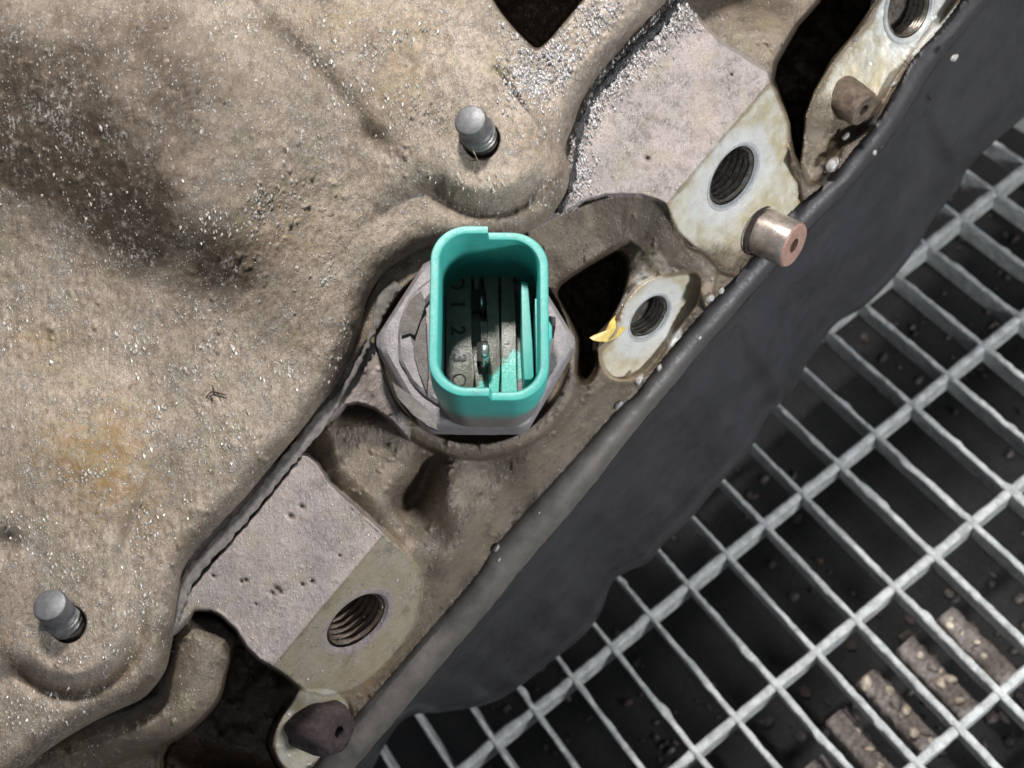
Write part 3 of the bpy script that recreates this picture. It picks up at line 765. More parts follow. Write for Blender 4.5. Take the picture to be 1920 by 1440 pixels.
# dusty caked flakes stuck to the collar on the left
def slab(pts, z0, z1, par, mat, name, bev=1.5):
    n = len(pts); V = [(*p, z0) for p in pts] + [(*p, z1) for p in pts]
    V = [(a*U, b*U, c_*U) for a, b, c_ in V]
    F = [tuple(range(n))[::-1], tuple(range(n, 2*n))] + [(i, (i+1) % n, n+(i+1) % n, n+i) for i in range(n)]
    me = mesh_py(name, V, F, bevel=bev*U)
    return link(name, autosmooth(me, 35), mat, par)
def pxslab(pp, lz, th, mat, name, bev=1.5):
    pts = [tuple((loc_at(x, y, lz)/U)[:2]) for x, y in pp]
    return slab(pts, lz-th, lz, sensor, mat, name, bev)
M['caked'] = simple_mat('caked_dust', (0.25, 0.235, 0.225), (0.19, 0.17, 0.155), 0.55, 0.1, 6, 0.9, 0.05, (0.34, 0.32, 0.31), 0.35)
pxslab([(752,600),(770,560),(790,545),(798,570),(788,600),(778,628),(768,625),(752,630)], 22, 12, M['caked'], 'dirt_flake')
pxslab([(779,636),(790,602),(798,590),(800,640),(803,700),(800,735),(786,700),(776,665)], 24, 12, M['caked'], 'dirt_flake')
pxslab([(735,715),(752,728),(780,748),(806,770),(818,786),(820,806),(805,800),(775,778),(745,745)], 19, 14, M['caked'], 'dirt_flake')

# connector shell: outline in local units from the rim seen in the picture
HR, HLft = 205, 232
cR = loc_at(918, 586, 215)/U
CX, CY = cR.x, cR.y
W2, H2, RC = 101, 152, 62
def rr_outline(w, h, r, shift=0.0):
    pts = []
    def seg(a, b, n):
        for i in range(n): t_ = i/n; pts.append((a[0]+(b[0]-a[0])*t_, a[1]+(b[1]-a[1])*t_))
    def arc(cx, cy, a0, a1, n):
        for i in range(n): a = math.radians(a0+(a1-a0)*i/n); pts.append((cx+r*math.cos(a), cy+r*math.sin(a)))
    SP = -4
    # start at top split going left (counter clockwise)
    seg((SP, h), (-w+r, h), 10); arc(-w+r, h-r, 90, 180, 16); seg((-w, h-r), (-w, -h+r), 20); arc(-w+r, -h+r, 180, 270, 16)
    seg((-w+r, -h), (SP+8, -h), 10)
    nl = len(pts)
    seg((SP+9, -h), (w-r, -h), 10); arc(w-r, -h+r, 270, 360, 16); seg((w, -h+r), (w, h-r), 20); arc(w-r, h-r, 0, 90, 16); seg((w-r, h), (SP+1, h), 10)
    pts.append((SP+1, h))
    return pts, nl
OUT, NL = rr_outline(W2, H2, RC)
INN, _ = rr_outline(W2-17, H2-17, RC-13)
INB, _ = rr_outline(W2-19, H2-19, RC-14)
BSE, _ = rr_outline(W2-5, H2-4, RC+4)
OUM, _ = rr_outline(W2-1.5, H2-1.5, RC)
INM, _ = rr_outline(W2-14, H2-14, RC-11)
def shring(pts, zl, zr, base=False):
    out = []
    for i, (x, y) in enumerate(pts):
        z = zl if i < NL else zr
        # thumb notch low on the right-hand wall
        out.append(((x+CX)*U, (y+CY)*U, z*U))
    return out
FL = 6
rings = [shring(BSE, 0, 0), shring(BSE, 40, 40), shring(OUT, 120, 120), shring(OUT, HLft-5, HR-5), shring(OUM, HLft-1, HR-1), shring([(a*0.5+b*0.5, c_*0.5+d_*0.5) for (a, c_), (b, d_) in zip(OUT, INN)], HLft, HR),
         shring(INM, HLft-1, HR-1), shring(INN, HLft-6, HR-6), shring(INB, FL, FL)]
me = autosmooth(loft('connector_shell', rings), 40)
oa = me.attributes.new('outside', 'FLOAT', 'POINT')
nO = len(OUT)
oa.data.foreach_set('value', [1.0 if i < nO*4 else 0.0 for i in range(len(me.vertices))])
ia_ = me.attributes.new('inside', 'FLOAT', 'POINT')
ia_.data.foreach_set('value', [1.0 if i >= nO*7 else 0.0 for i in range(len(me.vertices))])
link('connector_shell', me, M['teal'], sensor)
def tealattr(o):
    a_ = o.data.attributes.new('outside', 'FLOAT', 'POINT'); a_.data.foreach_set('value', [0.0]*len(o.data.vertices)); return o
# floor
flo = slab([(x_+CX, y_+CY) for x_, y_ in INN if True][::3], 2, 8, sensor, M['insert'], 'floor_plate', 0.5)
def fpos(x, y, lz): p = loc_at(x, y, lz)/U; return (p.x, p.y)
# raised insert: left block carrying the digits, and ribs
IZ = 34
def block(pp, lz, th, mat, name, bev=1.2): return pxslab(pp, lz, th, mat, name, bev)
block([(836,508),(884,512),(884,570),(884,640),(890,700),(884,742),(848,742),(836,720)], IZ, 28, M['insert'], 'insert_block')
block([(886,513),(900,513),(898,545),(890,545)], IZ+2, 28, M['insert'], 'insert_rib')
block([(907,512),(934,512),(936,600),(938,680),(935,735),(918,740),(915,690),(914,600),(910,560)], IZ+3, 28, M['insert'], 'insert_rib')
block([(940,512),(963,512),(967,600),(968,700),(970,742),(941,742),(940,640)], IZ+6, 28, M['insert'], 'insert_rib')
block([(900,602),(916,602),(918,640),(916,642),(902,642)], IZ+1, 26, M['insert'], 'insert_rib')
tealattr(block([(977,527),(990,530),(998,640),(1001,706),(996,712),(983,712),(979,640)], 120, 108, M['teal'], 'guide_rail', 2))
tealattr(block([(1003,560),(1008,560),(1011,700),(1006,700)], 130, 118, M['teal'], 'guide_rail', 1))
tealattr(block([(866,486),(884,486),(884,500),(866,500)], 60, 52, M['digit'], 'key_rib', 1.5)) 
tealattr(block([(922,484),(950,484),(950,500),(922,500)], 60, 52, M['digit'], 'key_rib', 1.5))
# latch tab outside right
tealattr(block([(1012,600),(1030,602),(1035,612),(1035,632),(1029,642),(1012,640)], 196, 70, M['teal'], 'latch_tab', 2))
block([(1028,592),(1042,594),(1042,612),(1028,612)], 120, 70, M['digit'], 'latch_nib', 1.5)
# digits and marker rings
def torus(c, R_, r_, N=36, K=8):
    rg = []
    for i in range(N):
        a = 2*math.pi*i/N
        rg.append([((c[0]+(R_+r_*math.cos(2*math.pi*k/K))*math.cos(a))*U, (c[1]+(R_+r_*math.cos(2*math.pi*k/K))*math.sin(a))*U, (c[2]+r_*math.sin(2*math.pi*k/K))*U) for k in range(K)])
    rg.append(rg[0]); return loft('marker_ring', rg)
for x, y in ((858,531), (861,713)):
    p = fpos(x, y, IZ)
    link('marker_ring', torus((p[0], p[1], IZ+0.3), 11.5, 1.5), M['digit'], sensor)
for ch, x, y in (('1', 858, 571), ('2', 858, 620), ('3', 860, 671)):
    cu = bpy.data.curves.new('digit', 'FONT'); cu.body = ch; cu.size = 0.36; cu.extrude = 0.012; cu.offset = 0.007
    cu.align_x = 'CENTER'; cu.align_y = 'CENTER'; cu.materials.append(M['digit'])
    tmp = bpy.data.objects.new('digit_outline', cu); scn.collection.objects.link(tmp)
    me = bpy.data.meshes.new_from_object(tmp.evaluated_get(bpy.context.evaluated_depsgraph_get()))
    bpy.data.objects.remove(tmp)
    o = link('digit', me, M['digit'], sensor)
    p = fpos(x, y, IZ)
    o.location = (p[0]*U, p[1]*U, (IZ+0.8)*U); o.rotation_euler = (0, 0, -math.pi/2)
# pins with their dark sockets
for k, (x, y) in enumerate(((898,566), (907,664))):
    hw = 12 if k == 0 else 10
    block([(x-13,y-22),(x+4,y-26),(x+13,y-20),(x+15,y+4),(x+8,y+20),(x-2,y+12),(x-13,y+14)], IZ+7 if k == 0 else IZ+1.5, 30, M['black'], 'pin_socket', 0.6)
    p = fpos(x+(5 if k == 0 else 2), y-(4 if k == 0 else 8), IZ+(30 if k == 0 else 55)); rw, rd, top = (3.6, 10, IZ+30) if k == 0 else (8.5, 15, IZ+60)
    rows = []
    for z, s_ in ((5, 1), (top-7, 1), (top-2, 0.8), (top, 0.35)):
        rows.append([((p[0]+rw*s_*math.copysign(abs(math.cos(a))**0.7, math.cos(a)))*U, (p[1]+rd*s_*math.copysign(abs(math.sin(a))**0.7, math.sin(a)))*U, z*U) for a in [2*math.pi*i/24 for i in range(24)]])
    link('contact_pin', autosmooth(loft('contact_pin', rows, cap1=True), 50), M['glass_pin'], sensor)

# ------------------------------------------------------------------ dowel pin on upper lug
def tube(axis0, axis1, rings, N=48):
    ax = (axis1-axis0).normalized(); x, y = frame(ax, Vector((0.3, 1, 0.2))); L = (axis1-axis0).length
    return [[axis0 + ax*(t_*L) + (x*math.cos(2*math.pi*i/N)+y*math.sin(2*math.pi*i/N))*(r*U) for i in range(N)] for r, t_ in rings]
zb = float(hf.z_at(1425, 434))
pa = PV(1424, 432, zb)
cB, nB = bore_frames['B'][0], bore_frames['B'][1]
ax = (Vector((0.80, -0.47, 0)).normalized()*0.86 + Vector((0, 0, 0.50))).normalized()
# find length so that the end lands at (1486,467)
best = min((( (lambda q: (q.x/U*D/(D-q.z/U)+960-1487)**2 + (720-q.y/U*D/(D-q.z/U)-466)**2)(pa+ax*l), l) for l in np.linspace(0.4, 2.2, 100)))
Ld = best[1]
pb_ = pa + ax*Ld
dow = empty('dowel_pin', pa); tag(dow, 'short hollow steel dowel with coppery end poking out below the upper threaded hole', 'dowel pin')
def dchild(name, me, mat):
    o = link(name, me, mat, dow); o.matrix_parent_inverse = Matrix.Translation(-pa); return o
dchild('dowel_sleeve', autosmooth(loft('dowel_sleeve', tube(pa, pb_, [(50,-0.6),(51,0.0),(51,0.5),(51,0.90),(49.5,0.955)])), 40), M['pin'])
dchild('dowel_end', autosmooth(loft('dowel_end', tube(pa, pb_, [(49.6,0.95),(47,0.995),(44,1.0),(30,0.995),(18,0.99),(16,0.985),(15.5,0.7),(1,0.7)])), 30), M['copper'])
dchild('bore_hollow', loft('bore_hollow', tube(pa, pb_, [(15.3,0.80),(1,0.80)])), M['black'])
# dark ring painted as the gap shadow round the dowel
dchild('dowel_gap_shadow', autosmooth(loft('dowel_gap_shadow', tube(pa, pb_, [(57,-0.05),(57,0.03),(54.5,0.06),(53.5,0.0)])), 40), M['plug'])

# ------------------------------------------------------------------ rusted plugs
def plug(a, b, rads, label, N=40, seed=0, mat='plug', hexa=0.07):
    root = empty('hollow_plug', a); tag(root, label, 'plug')
    ax_ = (b-a).normalized(); x, y = frame(ax_, Vector((0.3, 1, 0.2))); L = (b-a).length
    rows = []
    for (r, t_) in rads:
        row = []
        for i in range(N):
            an = 2*math.pi*i/N
            w = 1 + hexa*math.cos(6*an)*(1 if t_ < 0.95 else 0.4) + 0.05*float(fbm(np.array(2*math.cos(an)+seed), np.array(2*math.sin(an)+t_*3), 1.0, 3, seed))
            row.append(a + ax_*(t_*L) + (x*math.cos(an)+y*math.sin(an))*(r*w*U))
        rows.append(row)
    o = link('plug_body', autosmooth(loft('plug_body', rows), 45), M[mat], root); o.matrix_parent_inverse = Matrix.Translation(-a)
    o = link('plug_hole', loft('plug_hole', [[a+ax_*(L*0.45)+(x*math.cos(2*math.pi*i/20)+y*math.sin(2*math.pi*i/20))*(r*U) for i in range(20)] for r in (rads[-2][0]*1.02, 0.5)]), M['black'], root)
    o.matrix_parent_inverse = Matrix.Translation(-a)
    return root
plug(PV(578,1352, float(hf.z_at(560,1360))-20), PV(638,1374,-232), [(56,-0.3),(56,0.5),(54,0.8),(46,0.95),(40,1.0),(18,0.995),(13,0.97),(12,0.3)], 'dark rusted hollow plug at the bottom edge below the lower lug', seed=3)
plug(PV(1570,170, float(hf.z_at(1570,172))-30), PV(1621,207,float(hf.z_at(1570,172))+8), [(42,-0.3),(42,0.5),(40,0.9),(35,1.0),(22,0.99),(12,0.98),(11,0.3)], 'small brown crusted hollow plug on the far upper lug', seed=9, mat='crust', hexa=0.0)

# ------------------------------------------------------------------ pan: flange strip, black side
inner = crom(pan_seam, 6)
outer = crom([(600,1530),(715,1400),(818,1276),(905,1174),(1008,1051),(1111,928),(1214,794),(1280,716),(1312,675),(1375,606),(1420,552),(1500,462),(1570,385),(1640,305),(1700,225),(1745,150),(1790,90),(1850,20),(1930,-70)], 6)
def resample(p, n):
    L = np.concatenate([[0], np.cumsum(np.hypot(*np.diff(p, axis=0).T))]); t_ = np.linspace(0, L[-1], n)
    return np.stack([np.interp(t_, L, p[:, 0]), np.interp(t_, L, p[:, 1])], 1)
NP = 640
inn, outp = resample(inner, NP), resample(outer, NP)
outp = inn + (outp-inn)*0.86
pan = empty('oil_pan', P(1300, 900, -700)); tag(pan, 'black pressed oil pan with a dull grey flange running diagonally under the housing', 'oil pan')
def pchild(name, me, mat):
    o = link(name, me, mat, pan); o.matrix_parent_inverse = Matrix.Translation(-Vector(pan.location)); return o
rows = []
ti = np.linspace(0, 1, NP)
prof = [(-0.35,-60),(-0.14,-14),(-0.03,-7),(0.10,-2),(0.25,0),(0.55,-4),(0.80,-16),(0.93,-34),(1.0,-62),(1.0,-130)]
for f_, dz in prof:
    row = []; dz = dz - 26
    for i in range(NP):
        q = inn[i]*(1-f_) + outp[i]*f_
        row.append(P(q[0]+1.5*(vn(i/3, f_*8)-0.5), q[1], -318 + dz + 5*(vn(i/9., f_*5)-0.5)))
    rows.append(row)
fme = autosmooth(loft('pan_flange', rows, close=False), 60)
fa_ = fme.attributes.new('flange_grey', 'FLOAT', 'POINT')
fa_.data.foreach_set('value', np.tile(1-S((inn[:, 0]-1080)/330), len(prof)).astype(np.float32))  # flange fades from grey to near black towards the upper right
pchild('pan_flange', fme, M['flange'])
outp2 = outp
sil = crom([(640,1560),(720,1400),(765,1345),(830,1335),(880,1328),(947,1306),(1034,1240),(1090,1195),(1125,1150),(1146,1095),(1175,1072),(1216,1054),(1246,1018),(1293,975),(1354,902),(1405,845),(1436,785),
    (1467,752),(1490,728),(1503,698),(1523,670),(1564,610),(1618,576),(1675,521),(1720,462),(1752,408),(1797,354),(1812,320),(1858,272),(1925,215),(2010,130),(2100,20)], 6)
silr = resample(sil, NP)
rows = []; K = 60
RIBS = [((1405,610),(1475,740),24),((1750,200),(1808,325),24)]
ribs = [(0.585, 26), (0.80, 26), (0.475, 18), (0.36, 22)]
ti = np.linspace(0, 1, NP)
for k in range(K+1):
    f_ = k/K; row = []
    for i in range(NP):
        q = outp[i]*(1-f_)+silr[i]*f_
        z = -400 - 720*(f_**0.85)
        rb = 0
        for a_, b_, h_ in RIBS:
            dx, dy = b_[0]-a_[0], b_[1]-a_[1]
            tt = max(0, min(1, ((q[0]-a_[0])*dx+(q[1]-a_[1])*dy)/(dx*dx+dy*dy)))
            dd = math.hypot(q[0]-a_[0]-tt*dx, q[1]-a_[1]-tt*dy)
            side = (q[0]-a_[0])*dy - (q[1]-a_[1])*dx
            rb += h_*math.exp(-(dd/(52 if side > 0 else 24))**2)
        rb *= S(f_/0.2)*S((1-f_)/0.12)
        z += rb*2.4 + (20*math.sin(i*0.021+f_*2) + 12*math.sin(i*0.047+1))*f_*(1-f_*0.5) + 14*math.exp(-((f_-0.97)/0.04)**2) - 8*math.exp(-((f_-0.86)/0.07)**2)
        row.append(P(q[0], q[1], z))
    rows.append(row)
for dz, ins in ((-30, 6), (-120, 30), (-200, 120)):
    rows.append([P(silr[i][0]-ins, silr[i][1]-ins*0.8, -1120+dz) for i in range(NP)])
pchild('pan_side', autosmooth(loft('pan_side', rows, close=False), 50), M['pan'])
# moulded mark and small drips on the pan
rows = []

# ------------------------------------------------------------------ floor grating
R3 = np.array([[0.558,-0.787,0.263],[0.641,0.610,0.466],[-0.527,-0.091,0.845]])
T3 = np.array([8.3955,-2.518,25.9299]); PIT = 150.0; ASP = 2.6292
flip = np.diag([1,-1,-1.0])
Rw = flip@R3; Rw[:, 2] *= -1                     # local z up towards the camera
Rw[:, 1] *= 1
if np.linalg.det(Rw) < 0: 
    pass
Tw = flip@T3*PIT*U + np.array([0, 0, D*U])
# local axes: i = along bearing bars, j = across; third = up. make right handed by j -> -j
A = np.stack([Rw[:, 0], -Rw[:, 1], np.cross(Rw[:, 0], -Rw[:, 1])], 1)
if A[2, 2] < 0: A = np.stack([Rw[:, 0], Rw[:, 1], np.cross(Rw[:, 0], Rw[:, 1])], 1); JS = 1
else: JS = -1
gq = Matrix(A.tolist()).to_quaternion()
grate = empty('floor_grating', Tw.tolist(), gq)
tag(grate, 'galvanised steel floor grating of crossing bars below the black pan', 'grating')
p1 = PIT*U
def bar(name, along, pos, a0, a1, w, top, depth, seed, rag, parent=None, mat=None):
    n = max(20, int((a1-a0)/0.055)); rows = []
    for i in range(n+1):
        s_ = a0+(a1-a0)*i/n
        wv = (0.80 + 0.075*s_ if along == 'i' else 1) + rag*0.35*(float(vn(s_*1.7, seed))-0.5) + rag*0.30*(float(vn(s_*9, seed+3))-0.5)
        lump = max(0, float(vn(s_*2.3, seed+7))-0.80)*rag*4.5
        wL = w*0.5*(wv+lump); wR = w*0.5*((0.72+0.075*s_ if along == 'i' else 1)+rag*0.35*(float(vn(s_*2.1, seed+11))-0.5)+rag*0.25*(float(vn(s_*8, seed+13))-0.5)+max(0, float(vn(s_*2.0, seed+17))-0.82)*rag*5)
        tz = top + 0.03*rag*(float(vn(s_*7, seed+5))-0.5)
        sec = [(-w*0.40, -depth), (-w*0.40, tz-0.16), (-wL, tz-0.07), (-wL*0.9, tz-0.02), (-wL*0.45, tz+0.005), (wR*0.45, tz+0.008), (wR*0.9, tz-0.02), (wR, tz-0.07), (w*0.40, tz-0.16), (w*0.40, -depth)]
        row = []
        for c_, z in sec:
            if along == 'i': row.append((s_*p1, JS*(pos+c_)*p1, z*p1))
            else: row.append(((pos+c_)*p1, JS*s_*p1, z*p1))
        rows.append(row)
    me = loft(name, rows, close=True, cap0=True, cap1=True)
    return link(name, autosmooth(me, 55), mat or M['zinc'], parent or grate)
for j in range(-9, 19):
    bar('bearing_bar', 'i', j, -0.35*1 - 1.0, 4.6*ASP, 0.110, 0.0, 0.62, j*3+40, 1.0)
for i in range(-1, 5):
    bar('cross_bar', 'j', i*ASP, -9.5, 18.5, 0.18, -0.03, 0.55, i*7+90, 0.5)
# drain bottom
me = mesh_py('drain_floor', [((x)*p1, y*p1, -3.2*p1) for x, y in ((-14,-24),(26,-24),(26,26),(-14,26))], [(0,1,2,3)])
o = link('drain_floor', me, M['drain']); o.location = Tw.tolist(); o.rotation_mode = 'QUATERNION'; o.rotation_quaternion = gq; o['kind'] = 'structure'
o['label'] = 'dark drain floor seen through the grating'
n_ = 2600
gi = rng.uniform(-2, 14, n_); gj = rng.uniform(-9, 19, n_); keep = rng.random(n_) < np.clip(fbm(gi*60, gj*60, 160, 4, 121)*1.6+0.35, 0.05, 1)
gi, gj = gi[keep], gj[keep]; n_ = len(gi)
bm = bmesh.new(); bmesh.ops.create_icosphere(bm, subdivisions=1, radius=1)
b0 = np.array([v.co[:] for v in bm.verts]); f0 = np.array([[v.index for v in f.verts] for f in bm.faces]); bm.free()
sz = rng.uniform(0.03, 0.11, n_)*np.where(rng.random(n_) > 0.92, 1.7, 1)
Vg = b0[None]*(1+0.5*(rng.random((n_, len(b0), 1))-0.5))*sz[:, None, None]*(0.35+1.2*rng.random((n_, 1, 3)))
Vg[:, :, 0] += gi[:, None]; Vg[:, :, 1] += JS*gj[:, None]; Vg[:, :, 2] += -3.15
M['gravel'] = simple_mat('drain_gravel', (0.07, 0.055, 0.045), (0.022, 0.018, 0.015), 0.5, 0, 0.9, 0.5, 0.03, (0.26, 0.22, 0.17), 0.25)
o = link('drain_gravel', mesh_np('drain_gravel', (Vg*p1).reshape(-1, 3), (f0[None]+(np.arange(n_)*len(b0))[:, None, None]).reshape(-1, 3), smooth=False), M['gravel'])
o.location = Tw.tolist(); o.rotation_mode = 'QUATERNION'; o.rotation_quaternion = gq; tag(o, 'dark gravel and debris lying on the drain floor below the grating', 'gravel', kind='stuff')
# mud-caked ledges under the grating, with stones
def gpt(i, j, z): return Vector(Tw.tolist()) + gq @ Vector((i*p1, JS*j*p1, z*p1))
led = 0
ledges = [(8.35,2.5,3.1,'below the lowest visible row of bars'),(7.42,2.35,3.0,'second from the bottom edge'),(6.42,2.28,2.96,'third from the bottom edge, carrying a tan stone'),(5.42,2.28,2.96,'with a round cream stone'),(4.42,2.3,2.98,'nearest the right edge, darkest'),(8.9,2.9,3.6,''),(7.9,3.05,3.7,'')]
names = ['narrow mud caked ledge in the lower left of the lit grating cells', 'mud caked ledge with few stones, under the fourth lit grating cell', 'mud caked ledge carrying a tan stone under the grating',
         'mud caked ledge carrying a round cream stone under the grating', 'mud caked ledge under the grating nearest the right edge', 'thin mud caked ledge at the bottom edge of the photo', 'thin mud caked ledge at the bottom edge beside the cross bar']
for k, (j, i0, i1, _) in enumerate(ledges[:5]):
    root = empty('mud_ledge', gpt((i0+i1)/2*ASP, j, -1.25), gq); tag(root, names[k], 'ledge', 'mud caked ledges under the grating')
    L = (i1-i0)*ASP*p1; n = 36; rows = []
    for a in range(n+1):
        s_ = -L/2+L*a/n; row = []
        for bq in range(14):
            an = 2*math.pi*bq/14
            w = p1*0.25*(1+0.35*(float(vn(a*0.5, bq*0.9+k*5))-0.5)); hh = p1*0.30*(1+0.5*(float(vn(a*0.7+9, bq*0.8+k))-0.5))
            row.append((s_, w*math.copysign(abs(math.cos(an))**0.6, math.cos(an)), hh*math.copysign(abs(math.sin(an))**0.6, math.sin(an))))
        rows.append(row)
    link('mud_crust', loft('mud_crust', rows, cap0=True, cap1=True), M['mud'], root)
    for sidx in range(9):
        bm = bmesh.new(); bmesh.ops.create_icosphere(bm, subdivisions=2, radius=1)
        r_ = p1*random.choice([0.05, 0.06, 0.07, 0.09, 0.11])*(1.15 if k in (2, 3) else 0.85)
        sc_ = (random.uniform(0.8, 1.5), random.uniform(0.7, 1.1), random.uniform(0.5, 0.9))
        for v_ in bm.verts:
            nz = 1 + 0.3*(float(vn(v_.co.x*1.7+sidx*3, v_.co.y*1.7+v_.co.z))-0.5)
            v_.co = Vector((v_.co.x*sc_[0], v_.co.y*sc_[1], v_.co.z*sc_[2]))*r_*nz
        for f in bm.faces: f.smooth = True
        me = bpy.data.meshes.new('stone'); bm.to_mesh(me); bm.free()
        so = link('stone', me, M['stone'] if sidx < 5 else M['mud'], root)
        so.location = (random.uniform(-0.45, 0.45)*L, random.uniform(-0.13, 0.13)*p1, p1*0.29)
        so.rotation_euler = (random.random(), random.random(), random.random()*6)

# ------------------------------------------------------------------ loose bits
def flakes(name, field, pts, sizes, mat, lift=0.3, squash=0.6, label=None, cat=None, sub=0):
    base = np.array([(1,0,0),(-1,0,0),(0,1,0),(0,-1,0),(0,0,1),(0,0,-1)], float)
    F0 = np.array([(0,2,4),(2,1,4),(1,3,4),(3,0,4),(2,0,5),(1,2,5),(3,1,5),(0,3,5)])
    if sub:
        bm = bmesh.new(); bmesh.ops.create_icosphere(bm, subdivisions=1, radius=1)
        base = np.array([v.co[:] for v in bm.verts]); F0 = np.array([[v.index for v in f.verts] for f in bm.faces]); bm.free()
    n = len(pts); nb = len(base)
    z = field.z_at(pts[:, 0], pts[:, 1])
    s = (D - z)/D
    C = np.stack([(pts[:, 0]-960)*s, (720-pts[:, 1])*s, z + sizes*lift], 1)*U
    a = rng.random(n)*0.9 + 1.1
    V = np.repeat(base[None], n, 0)*(1+0.35*(rng.random((n, nb, 1))-0.5))
    V[:, :, 0] *= (0.55+0.35*rng.random(n))[:, None]; V[:, :, 2] *= squash
    V[:, :, 1] *= (1.0+0.8*rng.random(n))[:, None]
    ca, sa = np.cos(a-1.57), np.sin(a-1.57)
    VX = V[:, :, 0]*ca[:, None] - V[:, :, 1]*sa[:, None]; VY = V[:, :, 0]*sa[:, None] + V[:, :, 1]*ca[:, None]
    V = np.stack([VX, VY, V[:, :, 2]], -1)*sizes[:, None, None]*U + C[:, None, :]
    F = (F0[None] + (np.arange(n)*nb)[:, None, None]).reshape(-1, 3)
    o = link(name, mesh_np(name, V.reshape(-1, 3), F, smooth=bool(sub)), mat)
    tag(o, label, cat, kind='stuff'); return o
def sample(n, test, x0, x1, y0, y1):
    p = np.stack([rng.uniform(x0, x1, n), rng.uniform(y0, y1, n)], 1)
    w = test(p[:, 0], p[:, 1]); return p[rng.random(n) < w]
def cov_w(x, y):
    ins = sdpoly(x, y, cover_poly) < -14
    cl = np.clip(fbm(x, y, 95, 5, 91, 0.7)*3.4 - 0.95, 0.03, 1)
    hole = (np.hypot(x-902, y-263) > 60) & (np.hypot(x-127, y-1170) > 62)
    return ins*cl*hole*(sdpoly(x, y, np.array([(898,-60),(950,38),(1008,98),(1062,38),(1130,-60)])) > 0)
pts = sample(13000, cov_w, 0, 1260, 0, 1440)
CL = [(410,640,45,30),(270,955,34,16),(30,980,45,20),(180,890,60,16),(590,120,30,22),(640,195,18,10),(400,430,40,25),(490,400,20,35),(250,640,26,20),(330,700,50,20),(520,380,50,30),(350,590,40,18),
      (600,520,40,25),(260,1000,50,22),(540,700,50,30),(420,830,60,40),(290,780,18,40),(760,210,60,40),(120,1060,60,20),(170,1230,60,15),(60,1330,60,30),(250,1130,20,50),(700,90,50,40),(440,40,50,20),(900,350,60,15),(1030,250,25,20),(640,620,30,40),(20,600,30,40),(800,60,40,20)]
ex = []
for a_, b_, c_, d_ in CL:
    m_ = int(0.028*c_*d_)+14
    q_ = np.stack([a_+rng.normal(0, 0.75, m_)*c_, b_+rng.normal(0, 0.75, m_)*d_], 1)
    ex.append(q_[cov_w(q_[:, 0], q_[:, 1]) > 0])
pts = np.vstack([pts]+ex)
flakes('grit_glints', cf, pts, rng.uniform(1.2, 4.4, len(pts))*np.where(rng.random(len(pts)) > 0.95, 1.3, 0.9), M['grit'], label='bright flakes of grit and painted glints on the cover casting', cat='grit')
def hou_w(x, y):
    a_ = sdpoly(x, y, lugB) < -3; b_ = sdpoly(x, y, lugA) < -3
    dd = sdpoly(x, y, cover_poly)
    return (a_*(0.16+0.5*np.exp(-np.abs(dd)/90)) + b_*0.13 + 0.03)*(dd > 2)*(sdpoly(x, y, housing_poly) < -20)
pts = sample(6000, hou_w, 300, 1500, 0, 1330)
pts = pts[hf.z_at(pts[:, 0], pts[:, 1]) > -230]
flakes('grit_glints', hf, pts, rng.uniform(1.0, 2.8, len(pts)), M['grit'], label='sparse bright flakes of grit and painted glints on the housing lugs', cat='grit')
# wet beads along the upper seam, pale to paint the white glints
def wet_w(x, y):
    d_ = sdpoly(x, y, cover_poly)
    up = np.clip((430-y)/80, 0, 1)
    return (d_ > 4)*np.exp(-((d_-22)/(16+30*np.clip((260-y)/260, 0, 1)))**2)*up*(x > 1040)
pts = sample(12000, wet_w, 1040, 1400, 0, 400)
zz = hf.z_at(pts[:, 0], pts[:, 1]); pts = pts[zz > -120]
flakes('wet_glints', hf, pts, rng.uniform(1.3, 2.6, len(pts))*np.where(rng.random(len(pts)) > 0.8, 1.8, 1.1), M['wet'], lift=0.5, squash=0.75, label='pale beads as painted wet glints packed along the upper seam', cat='wet grit', sub=1)
def wet2(x, y): return (sdpoly(x, y, cover_poly) < -40)*np.clip(1.1*gauss(x, y, 1030, 120, 62, 62)+0.9*gauss(x, y, 1120, 30, 42, 42)+0.5*gauss(x,y,985,160,40,50), 0, 1)*(pk_(x, y) > 5)
def pk_(x, y): return sdpoly(x, y, np.array([(898,-60),(950,38),(1008,92),(1062,38),(1130,-60)]))
pts = sample(4500, wet2, 930, 1220, 0, 240)
flakes('wet_glints', cf, pts, rng.uniform(1.4, 2.6, len(pts))*np.where(rng.random(len(pts)) > 0.8, 1.8, 1.1), M['wet'], lift=0.3, squash=0.7, label='pale beads as painted wet glints on the cover beside the dark triangular pocket', cat='wet grit', sub=1)
# twig splinter
def stick(name, pts, r, mat, parent=None):
    rows = []; n = len(pts)
    for i, p in enumerate(pts):
        d_ = (Vector(pts[min(i+1, n-1)])-Vector(pts[max(i-1, 0)])).normalized(); x, y = frame(d_, Vector((0.1, 0.2, 1)))
        rr = r*(1-0.7*abs(i/(n-1)-0.4))
        rows.append([Vector(p)+(x*math.cos(a)+y*math.sin(a))*rr for a in [k*math.pi/3 for k in range(6)]])
    return link(name, loft(name, rows, cap0=True, cap1=True), mat, parent)
cz_ = lambda x, y, h: P(x, y, float(cf.z_at(x, y))+h)
tw = empty('dark_splinter', cz_(403, 738, 4)); tag(tw, 'tiny dark brown splinter with legs like an insect lying on the cover', 'splinter')
for q in ([(386,747),(392,738),(400,733),(408,738),(414,746)], [(393,741),(398,747),(397,752)], [(404,735),(414,738),(424,741)], [(398,722),(400,730),(402,737)]):
    o = stick('splinter_strand', [Vector(cz_(a, b, 5)) for a, b in q], 0.016, M['twig'], tw); o.matrix_parent_inverse = Matrix.Translation(-Vector(tw.location))
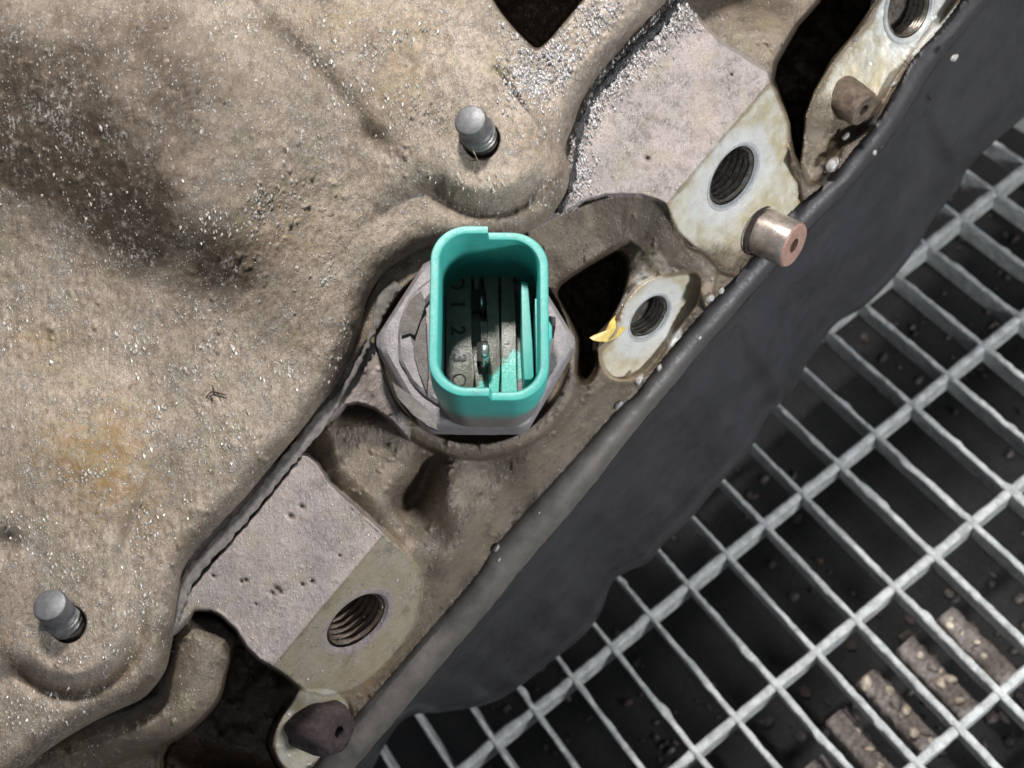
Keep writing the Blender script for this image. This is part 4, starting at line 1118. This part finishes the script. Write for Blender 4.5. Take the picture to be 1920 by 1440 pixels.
o = stick('pale_fibre', [Vector(cz_(a, b, h)) for a, b, h in ((884,276,45),(888,285,52),(892,293,30),(898,306,8))], 0.018, M['fibre'])
tag(o, 'thin pale fibre hanging from the hole of the upper stud', 'fibre')
# yellow chip
zc = -205
yp = [(1105,633),(1114,628),(1126,627),(1136,620),(1143,604),(1153,592),(1164,590),(1172,600),(1176,611),(1168,622),(1155,633),(1138,641),(1122,640),(1112,638)]
V = []; n = len(yp)
for k, (x, y) in enumerate(yp): V.append(P(x, y, -180-(x-1105)*0.70))
for k, (x, y) in enumerate(yp): V.append(P(x+1, y+1, -192-(x-1105)*0.70))
V.append(P(1146, 616, -196)); V.append(P(1146, 618, -228))
F = [(i, (i+1) % n, 2*n) for i in range(n)] + [(n+i, n+(i+1) % n, 2*n+1) for i in range(n)] + [(i, (i+1) % n, n+(i+1) % n, n+i) for i in range(n)]
o = link('yellow_chip', mesh_py('yellow_chip', V, F), M['yellow']); tag(o, 'curled yellow chip stuck to the edge of the small threaded hole lug', 'paint chip')
# pale sealant crumbs squeezed out along the pan seam
crumbs = [(1200,712,12,'pale glossy sealant crumb just below the small threaded hole lug'), (1236,690,8,'narrow sealant crumb on the lower right edge of the small lug'),
          (1332,560,10,'yellowish sealant crumb in the corner under the dowel pin'), (1352,546,9,'round white sealant crumb on the flange under the dowel pin'),
          (1312,634,5,'tiny sealant crumb on the dark pan below the dowel pin'), (1160,758,10,'brown glossy sealant blob left of the pale crumb under the small lug'),
          (930,1028,9,'pale pointed sealant crumb on the flange seam midway up'), (934,1050,6,'small brown sealant crumb just below the pale pointed one'),
          (1010,962,3,'speck of sealant alone on the middle of the flange seam'), (1562,308,17,'largest bluish white sealant lump right of the upper lug'),
          (1585,256,9,'glassy sealant crumb above the bluish white lump'), (1790,108,9,'pale sealant crumb near the top right corner on the black pan'),
          (1640,286,6,'small sealant crumb on the black pan below the far plug'), (1604,72,9,'grey sealant crumb on the upper edge of the far lug'),
          (1676,158,8,'sealant crumb on the lower edge of the far lug')]
root = None
M['crumb'] = simple_mat('silicone_crumb', (0.36, 0.37, 0.38), (0.20, 0.17, 0.14), 0.16, 0.0, 9, 0.4, 0.02)
bmv = []
for ci, (x, y, r_, lab) in enumerate(crumbs):
    bm = bmesh.new(); bmesh.ops.create_icosphere(bm, subdivisions=2, radius=1)
    for v_ in bm.verts:
        nz = 1 + 0.7*(float(vn(v_.co.x*1.5+ci*3.3+20, v_.co.y*1.5+v_.co.z*1.3+20))-0.5)
        v_.co = Vector((v_.co.x*0.75 + v_.co.y*0.35, v_.co.y, v_.co.z*0.7))*r_*U*nz
    for f in bm.faces: f.smooth = True
    me = bpy.data.meshes.new('sealant_crumb'); bm.to_mesh(me); bm.free()
    zc = float(hf.z_at(x, y)) if sdpoly(np.array([x*1.0]), np.array([y*1.0]), housing_poly)[0] < 0 else -322
    if zc < -400: zc = -330
    o = link('sealant_crumb', me, M['crumb']); o.location = P(x, y, max(zc, -335)+r_*0.3)
    tag(o, lab, 'crumb', 'sealant crumbs along the pan joint')
